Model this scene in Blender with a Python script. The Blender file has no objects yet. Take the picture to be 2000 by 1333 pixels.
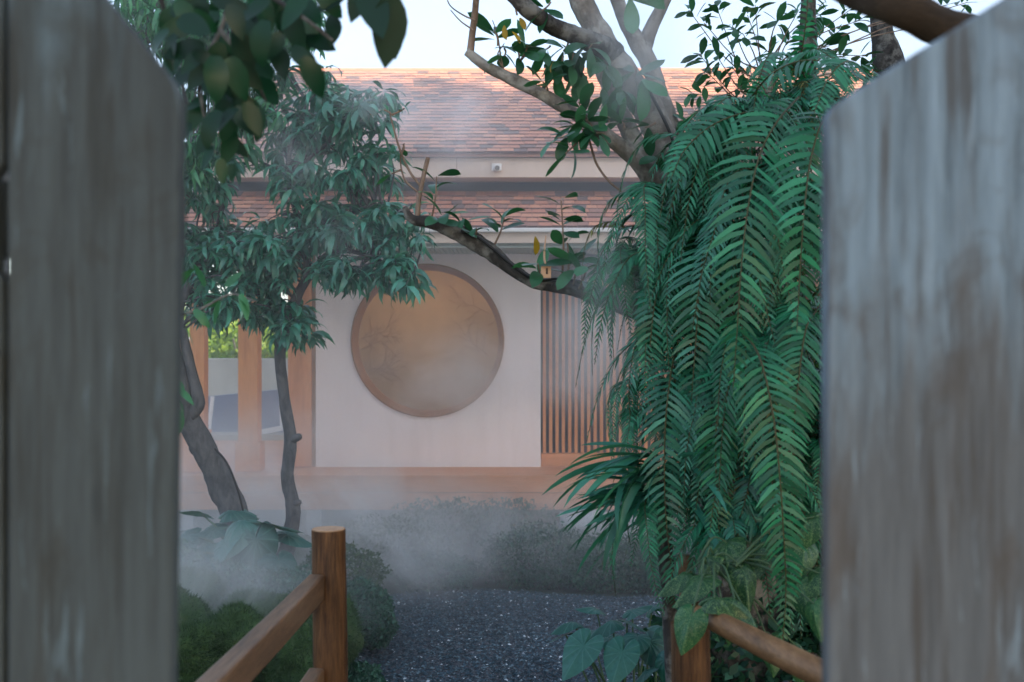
import bpy, math, random
import numpy as np
from mathutils import Vector, Matrix, noise

random.seed(7)
rng = np.random.default_rng(7)
sc = bpy.context.scene
COL = sc.collection
PI = math.pi

# ------------------------------------------------------------------ camera
H = 2.4
F = 2200.0            # focal length in photo pixels (photo 2000 wide)
cam_d = bpy.data.cameras.new('camera')
cam = bpy.data.objects.new('camera', cam_d)
COL.objects.link(cam)
cam.location = (0, 0, H)
cam.rotation_euler = (PI/2, 0, 0)
cam_d.sensor_width = 36
cam_d.lens = F*36/2000
cam_d.clip_start = 0.05
cam_d.clip_end = 1200
cam_d.dof.use_dof = True
cam_d.dof.focus_distance = 6.0
cam_d.dof.aperture_fstop = 3.6
sc.camera = cam

# ------------------------------------------------------------------ world and sun
SUN_EL, SUN_AZ = math.radians(18), math.radians(140)     # azimuth clockwise from +Y
w = bpy.data.worlds.new('World'); sc.world = w; w.use_nodes = True
nt = w.node_tree; nt.nodes.clear()
sky = nt.nodes.new('ShaderNodeTexSky'); sky.sky_type = 'NISHITA'; sky.sun_disc = False
sky.sun_elevation = SUN_EL; sky.sun_rotation = SUN_AZ % (2*PI)
sky.air_density = 1.0; sky.dust_density = 2.2; sky.ozone_density = 1.5
bg = nt.nodes.new('ShaderNodeBackground'); bg.inputs['Strength'].default_value = 0.13
out = nt.nodes.new('ShaderNodeOutputWorld')
veil = nt.nodes.new('ShaderNodeMix'); veil.data_type = 'RGBA'; veil.inputs[0].default_value = .5   # thin even high haze
veil.inputs[7].default_value = (1.72, 1.88, 2.28, 1)
nt.links.new(sky.outputs[0], veil.inputs[6]); nt.links.new(veil.outputs[2], bg.inputs['Color']); nt.links.new(bg.outputs[0], out.inputs[0])
sd = Vector((math.sin(SUN_AZ)*math.cos(SUN_EL), math.cos(SUN_AZ)*math.cos(SUN_EL), math.sin(SUN_EL)))
sl = bpy.data.lights.new('sun', 'SUN'); sl.energy = 3.5; sl.angle = math.radians(0.6); sl.color = (1, 0.80, 0.58)
so = bpy.data.objects.new('sun', sl); COL.objects.link(so)
so.rotation_euler = sd.to_track_quat('Z', 'Y').to_euler(); so.location = (20, -20, 12)
sc.view_settings.view_transform = 'Standard'
sc.view_settings.look = 'None'
sc.view_settings.exposure = 2.1
sc.view_settings.gamma = 1.0
sc.view_settings.use_curve_mapping = False
cy = sc.cycles
cy.use_denoising = True
cy.max_bounces = 7; cy.diffuse_bounces = 4; cy.glossy_bounces = 2; cy.transmission_bounces = 4
cy.volume_bounces = 2; cy.transparent_max_bounces = 8
cy.sample_clamp_indirect = 6.0
cy.volume_step_rate = 1.0
cy.volume_max_steps = 96

# ------------------------------------------------------------------ helpers
def P(px, py, Y):
    return Vector(((px-1000)/F*Y, Y, H-(py-666.5)/F*Y))

class MB:
    def __init__(s): s.v = []; s.f = []; s.m = []; s.uv = []; s.n = 0
    def add(s, v, f, m=0, uv=None):
        v = np.asarray(v, float).reshape(-1, 3)
        s.v.append(v)
        k = s.n
        s.f += [tuple(i+k for i in q) for q in f]
        s.m += [m]*len(f) if isinstance(m, int) else list(m)
        s.uv.append(np.zeros((len(v), 2)) if uv is None else np.asarray(uv, float))
        s.n += len(v)
    def box(s, x0, x1, y0, y1, z0, z1, m=0):
        v = [(x, y, z) for z in (z0, z1) for y in (y0, y1) for x in (x0, x1)]
        s.add(v, [(0,2,3,1),(4,5,7,6),(0,1,5,4),(2,6,7,3),(0,4,6,2),(1,3,7,5)], m)
    def mesh(s, name, mats, off=(0,0,0), smooth=False, uv=False):
        me = bpy.data.meshes.new(name)
        v = np.concatenate(s.v) - np.array(off)
        me.from_pydata(v.tolist(), [], s.f)
        for mt in (mats if isinstance(mats, (list, tuple)) else [mats]): me.materials.append(mt)
        if any(s.m): me.polygons.foreach_set('material_index', s.m)
        if smooth: me.polygons.foreach_set('use_smooth', [True]*len(me.polygons))
        if uv:
            u = np.concatenate(s.uv)
            li = np.empty(len(me.loops), dtype=np.int32); me.loops.foreach_get('vertex_index', li)
            lay = me.uv_layers.new(name='UVMap'); lay.data.foreach_set('uv', u[li].ravel())
        me.update()
        return me
    def build(s, name, mats, root=None, smooth=False, uv=False, bevel=0, label=None):
        """one object; vertices are given in world space, root is the owning thing or part"""
        off = root_loc(root)
        me = s.mesh(name, mats, off, smooth, uv)
        o = bpy.data.objects.new(name, me); COL.objects.link(o)
        if root: o.parent = root
        if bevel:
            b = o.modifiers.new('bevel', 'BEVEL'); b.width = bevel; b.segments = 2; b.limit_method = 'ANGLE'
        if label: o['label'] = label
        return o

def root_loc(o):
    while o is not None and o.parent is not None: o = o.parent
    return (0, 0, 0) if o is None else tuple(o.location)

def thing(name, label, cat, loc=(0,0,0), group=None):
    o = bpy.data.objects.new(name, None); COL.objects.link(o)
    o.location = loc; o['label'] = label; o['category'] = cat; o.empty_display_size = .1
    if group: o['group'] = group
    return o
def tag(o, label, cat, group=None):
    o['label'] = label; o['category'] = cat
    if group: o['group'] = group
    return o
def struct(o, kind='structure', label=None):
    o['kind'] = kind
    if label: o['label'] = label
    return o
def inst(name, me, root, M):
    """an object sharing mesh data, placed by a world matrix, a child of root"""
    o = bpy.data.objects.new(name, me); COL.objects.link(o)
    if root is not None:
        o.parent = root
        M = Matrix.Translation(-Vector(root_loc(root))) @ M
    o.matrix_basis = M
    return o

def smoothpath(pts, n):
    """Catmull-Rom through points (any dimension)"""
    p = np.array([tuple(q) for q in pts], float)
    p = np.vstack([2*p[0]-p[1], p, 2*p[-1]-p[-2]])
    res = []
    k = len(p)-3
    for t in np.linspace(0, k-1e-6, n):
        i = int(t); u = t-i
        a, b, c, d = p[i], p[i+1], p[i+2], p[i+3]
        res.append(.5*((2*b)+(-a+c)*u+(2*a-5*b+4*c-d)*u*u+(-a+3*b-3*c+d)*u**3))
    return np.array(res)

def tube(mb, pts, rad, seg=10, rough=0.0, m=0, n=None, freq=6., caps=True, seed=0., lin=False):
    pts = [tuple(q) for q in pts]
    rad = list(rad) if hasattr(rad, '__len__') else [rad]*len(pts)
    data = np.array([list(p)+[r] for p, r in zip(pts, rad)])
    n = n or max(len(pts)*4, 6)
    if lin: d = np.array([[np.interp(u, np.linspace(0, 1, len(pts)), data[:, k]) for k in range(4)] for u in np.linspace(0, 1, n)])
    else: d = smoothpath(data, n) if len(pts) > 2 else np.array([data[0]+(data[1]-data[0])*t for t in np.linspace(0, 1, n)])
    c, r = d[:, :3], np.maximum(d[:, 3], .0008)
    V = []; prev = None
    for i in range(n):
        t = Vector(c[min(i+1, n-1)]-c[max(i-1, 0)]).normalized()
        if prev is None:
            a = Vector((0, 0, 1)) if abs(t.z) < .9 else Vector((1, 0, 0))
            s = t.cross(a).normalized()
        else:
            s = (prev-t*prev.dot(t)).normalized()
        prev = s; u = t.cross(s)
        for k in range(seg):
            an = 2*PI*k/seg
            dr = s*math.cos(an)+u*math.sin(an)
            rr = r[i]
            if rough:
                q = Vector(c[i])+dr*rr
                rr *= 1+rough*(noise.noise(q*freq+Vector((seed, 0, 0)))+.5*noise.noise(q*freq*3.1))
            V.append(tuple(Vector(c[i])+dr*rr))
    f = [(i*seg+k, i*seg+(k+1) % seg, (i+1)*seg+(k+1) % seg, (i+1)*seg+k) for i in range(n-1) for k in range(seg)]
    if caps:
        f.append(tuple(range(seg))[::-1]); f.append(tuple((n-1)*seg+k for k in range(seg)))
    mb.add(V, f, m)

# ------------------------------------------------------------------ materials
def mat(name, base=(.5,.5,.5), rough=.8, spec=.3):
    m = bpy.data.materials.new(name); m.use_nodes = True
    b = m.node_tree.nodes['Principled BSDF']
    b.inputs['Base Color'].default_value = (*base, 1); b.inputs['Roughness'].default_value = rough
    b.inputs['Specular IOR Level'].default_value = spec
    return m, m.node_tree, b
def N(nt, t, **k):
    n = nt.nodes.new(t)
    for a, b in k.items(): setattr(n, a, b)
    return n
def ramp(nt, fac, stops):
    r = nt.nodes.new('ShaderNodeValToRGB'); e = r.color_ramp.elements
    while len(e) < len(stops): e.new(.5)
    for q, (p, c) in zip(e, stops): q.position = p; q.color = (*c, 1)
    nt.links.new(fac, r.inputs[0]); return r.outputs[0]
def coords(nt, scale, kind='Object', loc=(0,0,0)):
    tc = nt.nodes.new('ShaderNodeTexCoord'); mp = nt.nodes.new('ShaderNodeMapping')
    mp.inputs['Scale'].default_value = scale; mp.inputs['Location'].default_value = loc
    nt.links.new(tc.outputs[kind], mp.inputs[0]); return mp.outputs[0]
def noi(nt, vec, scale, detail=4, rough=.6, dist=0):
    n = nt.nodes.new('ShaderNodeTexNoise'); n.inputs['Scale'].default_value = scale
    n.inputs['Detail'].default_value = detail; n.inputs['Roughness'].default_value = rough
    n.inputs['Distortion'].default_value = dist
    if vec is not None: nt.links.new(vec, n.inputs['Vector'])
    return n.outputs['Fac']
def mixc(nt, fac, a, b, mode='MIX'):
    x = nt.nodes.new('ShaderNodeMix'); x.data_type = 'RGBA'; x.blend_type = mode
    for s, v in ((0, fac), (6, a), (7, b)):
        if isinstance(v, (int, float)): x.inputs[s].default_value = v
        elif isinstance(v, tuple): x.inputs[s].default_value = (*v, 1)
        else: nt.links.new(v, x.inputs[s])
    return x.outputs[2]
def bump(nt, b, h, dist=.01, strength=.5):
    n = nt.nodes.new('ShaderNodeBump'); n.inputs['Distance'].default_value = dist
    n.inputs['Strength'].default_value = strength
    nt.links.new(h, n.inputs['Height']); nt.links.new(n.outputs[0], b.inputs['Normal'])

def wood(name, stops, scale=(9,9,.7), rough=.6, b_=.004, fine=6., obrand=False):
    m, nt, b = mat(name, rough=rough)
    v = coords(nt, scale)
    if obrand:
        oi = nt.nodes.new('ShaderNodeObjectInfo'); add = nt.nodes.new('ShaderNodeVectorMath'); add.operation = 'ADD'
        mm = nt.nodes.new('ShaderNodeMath'); mm.operation = 'MULTIPLY'; mm.inputs[1].default_value = 40
        nt.links.new(oi.outputs['Random'], mm.inputs[0]); nt.links.new(v, add.inputs[0]); nt.links.new(mm.outputs[0], add.inputs[1])
        v = add.outputs[0]
    a = noi(nt, v, 1.3, 6, .62, .6); f = noi(nt, v, fine, 5, .7, .2)
    mx = nt.nodes.new('ShaderNodeMath'); mx.operation = 'ADD'
    h = nt.nodes.new('ShaderNodeMath'); h.operation = 'MULTIPLY'; h.inputs[1].default_value = .45
    g = nt.nodes.new('ShaderNodeMath'); g.operation = 'MULTIPLY'; g.inputs[1].default_value = .55
    nt.links.new(f, h.inputs[0]); nt.links.new(a, g.inputs[0])
    nt.links.new(h.outputs[0], mx.inputs[0]); nt.links.new(g.outputs[0], mx.inputs[1])
    c = ramp(nt, mx.outputs[0], stops)
    nt.links.new(c, b.inputs['Base Color']); bump(nt, b, f, b_, .6)
    return m
M = {}
M['cedar'] = wood('cedar', [(.3,(.44,.16,.05)),(.5,(.60,.245,.085)),(.7,(.70,.33,.13))], (8,8,1.), .55, .002, obrand=True)
M['cedar_h'] = wood('cedar_horizontal', [(.3,(.46,.175,.06)),(.5,(.60,.25,.10)),(.7,(.68,.32,.14))], (.8,8,9), .55, .002, obrand=True)
M['darkwood'] = wood('dark_stained_wood', [(.3,(.045,.026,.018)),(.6,(.10,.06,.042))], (8,8,1), .6, .002)
M['ringwood'] = wood('window_ring_wood', [(.3,(.20,.10,.05)),(.6,(.29,.15,.075))], (5,5,5), .55, .001)
M['log'] = wood('varnished_log', [(.30,(.012,.006,.003)),(.42,(.045,.020,.009)),(.55,(.11,.052,.021)),(.72,(.20,.105,.048))], (16,16,1.6), .48, .004)
M['rail'] = wood('varnished_rail', [(.28,(.04,.022,.012)),(.5,(.15,.085,.045)),(.75,(.27,.17,.10))], (14,1.3,14), .48, .003)
M['honey'] = wood('honey_log', [(.28,(.06,.028,.012)),(.5,(.20,.10,.042)),(.75,(.36,.20,.09))], (12,2.5,12), .5, .003)
M['cutend'] = wood('sawn_log_end', [(.3,(.24,.13,.07)),(.6,(.46,.30,.18))], (20,20,20), .7, .002)

def weathered(name, tone, brown, zdark):
    m, nt, b = mat(name, rough=.85)
    v = coords(nt, (7, 7, .8)); v2 = coords(nt, (17, 17, 1.1)); v3 = coords(nt, (5, 5, 2.2), loc=(3,1,7))
    a = noi(nt, v, 1.6, 6, .65, .5); f = noi(nt, v2, 2.2, 6, .7); k = noi(nt, v3, 1.9, 5, .62, .8)
    grey = ramp(nt, f, [(.30, tuple(t*.45 for t in tone)), (.48, tone), (.70, tuple(min(1, t*1.5) for t in tone))])
    br = ramp(nt, f, [(.25, tuple(t*.5 for t in brown)), (.7, brown)])
    msk = ramp(nt, k, [(.54, (0,0,0)), (.68, (.8,.8,.8))])
    c = mixc(nt, msk, grey, br)
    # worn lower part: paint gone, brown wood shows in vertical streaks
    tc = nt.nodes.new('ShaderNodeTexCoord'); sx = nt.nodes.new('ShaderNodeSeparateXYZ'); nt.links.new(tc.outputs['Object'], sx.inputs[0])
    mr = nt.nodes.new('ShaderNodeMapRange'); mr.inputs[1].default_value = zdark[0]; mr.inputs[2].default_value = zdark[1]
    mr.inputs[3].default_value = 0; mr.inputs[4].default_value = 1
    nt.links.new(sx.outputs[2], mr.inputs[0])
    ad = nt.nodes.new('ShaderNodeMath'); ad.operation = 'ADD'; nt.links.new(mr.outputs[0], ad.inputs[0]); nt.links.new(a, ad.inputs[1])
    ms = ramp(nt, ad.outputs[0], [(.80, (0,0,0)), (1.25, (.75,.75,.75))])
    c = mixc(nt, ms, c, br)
    kn = noi(nt, coords(nt, (9, 9, 2.5), loc=(11, 5, 2)), 1.4, 2, .5)
    kd = ramp(nt, kn, [(.68, (0,0,0)), (.74, (.8,.8,.8))])
    c = mixc(nt, kd, c, tuple(t*.16 for t in tone))
    sp = noi(nt, coords(nt, (16, 16, 6)), 1.5, 3, .5)
    spm = ramp(nt, sp, [(.70, (0,0,0)), (.76, (.6,.6,.6))])
    c = mixc(nt, .0, c, spm)
    dr = noi(nt, coords(nt, (26, 26, 1.6), loc=(4, 9, 1)), 1.5, 5, .6, .3)      # narrow brown run marks
    c = mixc(nt, ramp(nt, dr, [(.54, (0,0,0)), (.66, (.75,.75,.75))]), c, tuple(t*.6 for t in brown))
    pl = noi(nt, coords(nt, (30, 30, 3.0), loc=(1, 2, 8)), 1.7, 5, .65, .4)      # flakes of old pale paint
    c = mixc(nt, ramp(nt, pl, [(.60, (0,0,0)), (.72, (.5,.5,.5))]), c, tuple(min(1, t*1.7) for t in tone))
    nt.links.new(c, b.inputs['Base Color']); bump(nt, b, f, .004, .8)
    return m
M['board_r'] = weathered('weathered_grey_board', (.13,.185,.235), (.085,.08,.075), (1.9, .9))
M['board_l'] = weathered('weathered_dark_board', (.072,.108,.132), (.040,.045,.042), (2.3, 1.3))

def plaster(name, base, var=.06, bs=.002):
    m, nt, b = mat(name, base, .9, .2)
    v = coords(nt, (1, 1, 1)); a = noi(nt, v, .9, 6, .6, .3); f = noi(nt, v, 60, 4, .6)
    s = noi(nt, coords(nt, (6, 6, .5)), 1.2, 5, .6)
    c = ramp(nt, a, [(.3, tuple(t*(1-var) for t in base)), (.7, tuple(min(1, t*(1+var)) for t in base))])
    c2 = ramp(nt, s, [(.35, (.93,.92,.91)), (.6, (1,1,1))])
    c = mixc(nt, .7, c, c2, 'MULTIPLY')
    nt.links.new(c, b.inputs['Base Color']); bump(nt, b, f, bs, .3)
    return m
M['plaster'] = plaster('white_plaster', (.84,.775,.785), .03)
M['fascia'] = plaster('cream_painted_fascia', (.66,.55,.47), .05)
M['gutter'] = plaster('pale_metal_gutter', (.72,.71,.69), .03)
M['soffit'] = plaster('grey_green_soffit', (.42,.50,.46), .05)
M['darkpaint'] = plaster('dark_slate_paint', (.028,.04,.055), .15)
M['gold'] = plaster('gold_ochre_plaster', (.43,.34,.225), .2)
M['concrete'] = plaster('pale_concrete', (.46,.43,.37), .16, .006)
M['greypanel'] = plaster('blue_grey_panel', (.22,.26,.35), .05)
M['white'] = plaster('white_paint', (.80,.80,.79), .03)
M['stone'] = plaster('pale_stone', (.40,.41,.42), .15, .01)
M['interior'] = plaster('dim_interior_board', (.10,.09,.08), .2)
M['black'] = mat('black_rubber', (.012,.013,.015), .45)[0]
M['lens'] = mat('dark_lens_glass', (.01,.012,.018), .12, .6)[0]
def emis(name, col, st):
    m, nt, b = mat(name, col)
    b.inputs['Emission Color'].default_value = (*col, 1); b.inputs['Emission Strength'].default_value = st
    return m
M['lamp'] = emis('warm_lamp', (1, .62, .28), 4.0)

def shingle(name, base):
    m, nt, b = mat(name, base, .92, .15)
    v = coords(nt, (1, 1, 1)); f = noi(nt, v, 90, 3, .7); a = noi(nt, coords(nt, (1,1,1)), 1.1, 4, .6)
    gi = nt.nodes.new('ShaderNodeNewGeometry')
    c = ramp(nt, gi.outputs['Random Per Island'], [(0, tuple(t*.9 for t in base)), (1, tuple(min(1, t*1.08) for t in base))])
    c = mixc(nt, .55, c, ramp(nt, f, [(.3, (.55,.55,.55)), (.65, (1,1,1))]), 'MULTIPLY')
    nt.links.new(c, b.inputs['Base Color']); bump(nt, b, f, .004, .5)
    return m
SH = [shingle('shingle_orange', (.64,.31,.20)), shingle('shingle_rust', (.55,.25,.17)),
      shingle('shingle_brown', (.38,.21,.165)), shingle('shingle_slate_brown', (.21,.15,.135))]
EDGE = mat('asphalt_edge_shadow_line', (.11,.065,.055), .95)[0]  # asphalt edge tone that also draws the shadow line under each course

def leafmat(name, lo, hi, rough=.42, trans=.25, yellow=0., vein=None, sp=.35):
    lo = (lo[0]*.55, lo[1]*.72, lo[2]*.72); hi = (hi[0]*.6, hi[1]*.78, hi[2]*.78)
    m, nt, b = mat(name, hi, rough, sp)
    gi = nt.nodes.new('ShaderNodeNewGeometry'); oi = nt.nodes.new('ShaderNodeObjectInfo')
    ad = nt.nodes.new('ShaderNodeMath'); ad.operation = 'ADD'; fr = nt.nodes.new('ShaderNodeMath'); fr.operation = 'FRACT'
    nt.links.new(gi.outputs['Random Per Island'], ad.inputs[0]); nt.links.new(oi.outputs['Random'], ad.inputs[1]); nt.links.new(ad.outputs[0], fr.inputs[0])
    st = [(0, lo), (.75, hi), (.97, tuple(min(1, t*1.35) for t in hi))]
    if yellow: st = [(0, lo), (1-yellow-.05, hi), (1-yellow, (.30,.20,.03))]
    c = ramp(nt, fr.outputs[0], st)
    a = noi(nt, coords(nt, (1,1,1)), 14, 4, .6)
    c = mixc(nt, .6, c, ramp(nt, a, [(.3, (.62,.68,.62)), (.65, (1,1,1))]), 'MULTIPLY')
    if vein:
        uv = nt.nodes.new('ShaderNodeUVMap'); sx = nt.nodes.new('ShaderNodeSeparateXYZ'); nt.links.new(uv.outputs[0], sx.inputs[0])
        mu = nt.nodes.new('ShaderNodeMath'); mu.operation = 'MULTIPLY'; mu.inputs[1].default_value = vein[1]*2*PI
        co = nt.nodes.new('ShaderNodeMath'); co.operation = 'COSINE'
        nt.links.new(sx.outputs[0], mu.inputs[0]); nt.links.new(mu.outputs[0], co.inputs[0])
        vm = ramp(nt, co.outputs[0], [(.86, (0,0,0)), (1, (.38,.38,.38))])
        c = mixc(nt, vm, c, vein[0])
        if len(vein) > 2:
            va = noi(nt, coords(nt, (1,1,1)), 26, 5, .7, 1.2)
            c = mixc(nt, ramp(nt, va, [(.52, (0,0,0)), (.60, (.8,.8,.8))]), c, vein[2])
    nt.links.new(c, b.inputs['Base Color'])
    tr = nt.nodes.new('ShaderNodeBsdfTranslucent'); ms = nt.nodes.new('ShaderNodeMixShader'); ms.inputs[0].default_value = trans
    tcx = mixc(nt, 1., c, (1., 1.25, .6), 'MULTIPLY'); nt.links.new(tcx, tr.inputs[0])
    o = nt.nodes['Material Output']
    nt.links.new(b.outputs[0], ms.inputs[1]); nt.links.new(tr.outputs[0], ms.inputs[2]); nt.links.new(ms.outputs[0], o.inputs[0])
    return m
L = {}
L['mango'] = leafmat('mango_leaf', (.035,.15,.11), (.12,.37,.27), .30, .28, sp=.6)
L['mango_back'] = leafmat('hanging_leaf', (.035,.15,.085), (.13,.36,.20), .36, .45, sp=.5)
L['fern'] = leafmat('fern_leaf', (.022,.135,.07), (.05,.29,.15), .40, .3, sp=.5)
L['fern2'] = leafmat('fern_leaf_bluish', (.03,.15,.095), (.09,.33,.22), .36, .3, sp=.55)
L['oval'] = leafmat('oblong_tree_leaf', (.035,.12,.06), (.08,.22,.11), .35, .22)
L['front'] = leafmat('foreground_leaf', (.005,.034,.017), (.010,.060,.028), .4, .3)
L['strap'] = leafmat('strap_leaf', (.03,.14,.10), (.075,.27,.19), .35, .2)
L['ear'] = leafmat('heart_leaf', (.022,.095,.08), (.045,.15,.125), .42, .2, vein=((.10,.25,.21), 11))
L['pothos'] = leafmat('variegated_leaf', (.016,.07,.03), (.032,.115,.045), .35, .2, vein=((.12,.25,.09), 9, (.16,.26,.10)))
L['shrub'] = leafmat('clipped_shrub_leaf', (.018,.07,.045), (.05,.14,.085), .5, .2)
L['shrub2'] = leafmat('olive_shrub_leaf', (.045,.08,.04), (.10,.135,.06), .55, .2)
L['bright'] = leafmat('sunlit_tree_leaf', (.16,.24,.03), (.40,.46,.07), .5, .5)
L['dark'] = leafmat('dense_tree_leaf', (.03,.08,.03), (.07,.14,.05), .5, .2)
L['moss'] = leafmat('moss_blade', (.022,.055,.03), (.085,.125,.05), .8, .15)
L['yellow'] = leafmat('yellow_leaf', (.48,.20,.02), (.62,.30,.03), .5, .3)
def bark(name, lo, hi, lichen=None):
    m, nt, b = mat(name, hi, .9, .2)
    a = noi(nt, coords(nt, (10,10,4)), 1.6, 6, .65, .6); f = noi(nt, coords(nt, (1,1,1)), 26, 5, .7)
    c = ramp(nt, a, [(.3, lo), (.65, hi)])
    if lichen:
        k = noi(nt, coords(nt, (1,1,1)), 8, 5, .65)
        c = mixc(nt, ramp(nt, k, [(.5, (0,0,0)), (.6, (.85,.85,.85))]), c, lichen)
    nt.links.new(c, b.inputs['Base Color']); bump(nt, b, f, .012, .8)
    return m
M['bark'] = bark('grey_bark', (.10,.095,.085), (.26,.235,.21), (.36,.35,.32))
M['bark_dark'] = bark('dark_wet_bark', (.022,.022,.022), (.075,.07,.065), (.20,.20,.185))
M['bark_mango'] = bark('mango_bark', (.045,.05,.055), (.13,.13,.135))
M['twig'] = bark('twig_bark', (.14,.10,.075), (.30,.22,.17))
M['stem'] = mat('green_stem', (.05,.10,.05), .5)[0]
M['rachis'] = mat('brown_fern_stalk', (.055,.055,.02), .6)[0]

# ------------------------------------------------------------------ ground
def gz(x, y):
    t = min(max((6.6-y)/3.2, 0), 1); t = t*t*(3-2*t)
    z = .88*t
    l = min(max((-x-1.0)/1.2, 0), 1)*min(max((y-5.)/1.5, 0), 1)*min(max((12.2-y)/1.2, 0), 1)
    z = max(z, .55*l*l*(3-2*l)) + .03*noise.noise(Vector((x*.9, y*.9, 0)))*(1 if abs(x) < 30 else 0)
    return z
def soil():
    m, nt, b = mat('dark_soil', (.03,.03,.03), .95)
    a = noi(nt, coords(nt, (1,1,1)), 3, 6, .7); f = noi(nt, coords(nt, (1,1,1)), 45, 4, .7)
    c = ramp(nt, a, [(.35, (.018,.028,.018)), (.6, (.035,.055,.03)), (.75, (.06,.05,.04))])
    nt.links.new(c, b.inputs['Base Color']); bump(nt, b, f, .03, .8); return m
M['soil'] = soil()
mb = MB()
xs = np.concatenate([[-400,-120,-50,-25,-14], np.linspace(-9, 9, 73), [14,25,50,120,400]])
ys = np.concatenate([[-400,-100,-30,-10], np.linspace(-4, 22, 105), [30,60,150,400,900]])
V = [(x, y, gz(x, y)) for y in ys for x in xs]; nx = len(xs)
mb.add(V, [(j*nx+i, j*nx+i+1, (j+1)*nx+i+1, (j+1)*nx+i) for j in range(len(ys)-1) for i in range(nx-1)])
struct(mb.build('ground', M['soil'], smooth=True))
M['bounce_paving'] = plaster('pale_bounce_grit', (.40,.37,.33), .12, .006)  # unseen pale ground, added to bounce sunlight into the garden
mb = MB(); mb.box(-60, 60, -80, .4, .80, .905); struct(mb.build('bounce_forecourt', M['bounce_paving']))
mb = MB(); mb.box(-60, -14.5, .6, 60, -.03, .012); struct(mb.build('bounce_side_yard', M['bounce_paving']))  # second unseen bounce surface, added off to the left

# gravel court: a bed sheet plus loose stones
def gravbed():
    m, nt, b = mat('gravel_bed', (.05,.055,.065), .9)
    vo = nt.nodes.new('ShaderNodeTexVoronoi'); vo.inputs['Scale'].default_value = 70
    nt.links.new(coords(nt, (1,1,1)), vo.inputs['Vector'])
    c = ramp(nt, vo.outputs['Color'], [(.2, (.022,.027,.034)), (.7, (.075,.085,.10)), (.95, (.2,.21,.22))])
    nt.links.new(c, b.inputs['Base Color']); bump(nt, b, vo.outputs['Distance'], .012, .9); return m
mb = MB()
def gravel_edge(t):   # outline in plan
    pass
outl = [(-1.75,7.0),(-1.45,7.5),(-1.2,8.2),(-1.15,9.0),(-1.22,9.8),(-1.1,10.5),(-.3,10.75),(.4,10.55),(1.3,10.45),(2.4,10.5),(3.2,10.3),(3.4,8.5),(3.2,6.8),(1.,6.5),(-1.,6.55)]
oo = smoothpath(outl+[outl[0]], 90)[:-1]
cx, cyy = .6, 8.6
V = [(cx, cyy, gz(cx, cyy)+.012)]
R_ = 10
for k in range(1, R_+1):
    for p in oo:
        x = cx+(p[0]-cx)*k/R_; y = cyy+(p[1]-cyy)*k/R_
        V.append((x, y, gz(x, y)+.03))
n_ = len(oo)
f = [(0, 1+i, 1+(i+1) % n_) for i in range(n_)]
f += [(1+(k-1)*n_+i, 1+k*n_+i, 1+k*n_+(i+1) % n_, 1+(k-1)*n_+(i+1) % n_) for k in range(1, R_) for i in range(n_)]
mb.add(V, f); struct(mb.build('gravel_court', gravbed(), smooth=True))
def stonemat(name, c, r=.7): return plaster(name, c, .25, .002)
GM = [stonemat('gravel_dark', (.018,.036,.046)), stonemat('gravel_blue_grey', (.045,.082,.105)), stonemat('gravel_mid', (.12,.175,.20)), stonemat('gravel_pale', (.55,.60,.62))]
mb = MB()
poly = oo
def inside(x, y):
    c = False; j = len(poly)-1
    for i in range(len(poly)):
        xi, yi = poly[i][0], poly[i][1]; xj, yj = poly[j][0], poly[j][1]
        if (yi > y) != (yj > y) and x < (xj-xi)*(y-yi)/(yj-yi)+xi: c = not c
        j = i
    return c
octv = np.array([(1,0,0),(0,1,0),(-1,0,0),(0,-1,0),(0,0,.8),(0,0,-.5)], float)
octf = [(0,1,4),(1,2,4),(2,3,4),(3,0,4)]
cnt = 0
while cnt < 30000:
    x = random.uniform(-1.75, 2.4); y = random.uniform(7.2, 10.8)
    if not inside(x+.02*random.gauss(0,1), y+.02*random.gauss(0,1)): continue
    r = random.choice((.006,.008,.010,.013)) * random.uniform(.8, 1.25)
    a = random.uniform(0, PI)
    ca, sa = math.cos(a), math.sin(a)
    v = octv*np.array([r*random.uniform(.8,1.5), r, r*random.uniform(.6,1.1)])
    v = np.stack([v[:,0]*ca-v[:,1]*sa, v[:,0]*sa+v[:,1]*ca, v[:,2]+.12*v[:,0]*random.uniform(-3,3)], 1)
    v = v+np.array([x, y, gz(x, y)+.034+random.uniform(0,.008)])
    mb.add(v, octf, random.choices((0,1,2,3), (46,38,15,1.6))[0]); cnt += 1
struct(mb.build('gravel', GM), 'stuff', 'dark blue-grey gravel with pale chips covering the court')

# ------------------------------------------------------------------ tea house
HS = thing('tea_house', 'low house with orange shingle roofs and a white wall with a round moon window', 'house', (-.5, 13.2, 0))
WX0, WX1, WY, WZ0, WZ1 = -2.30, .336, 13.2, .924, 3.425
CXc, CZc, CR = -.99, 2.406, .895
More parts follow.
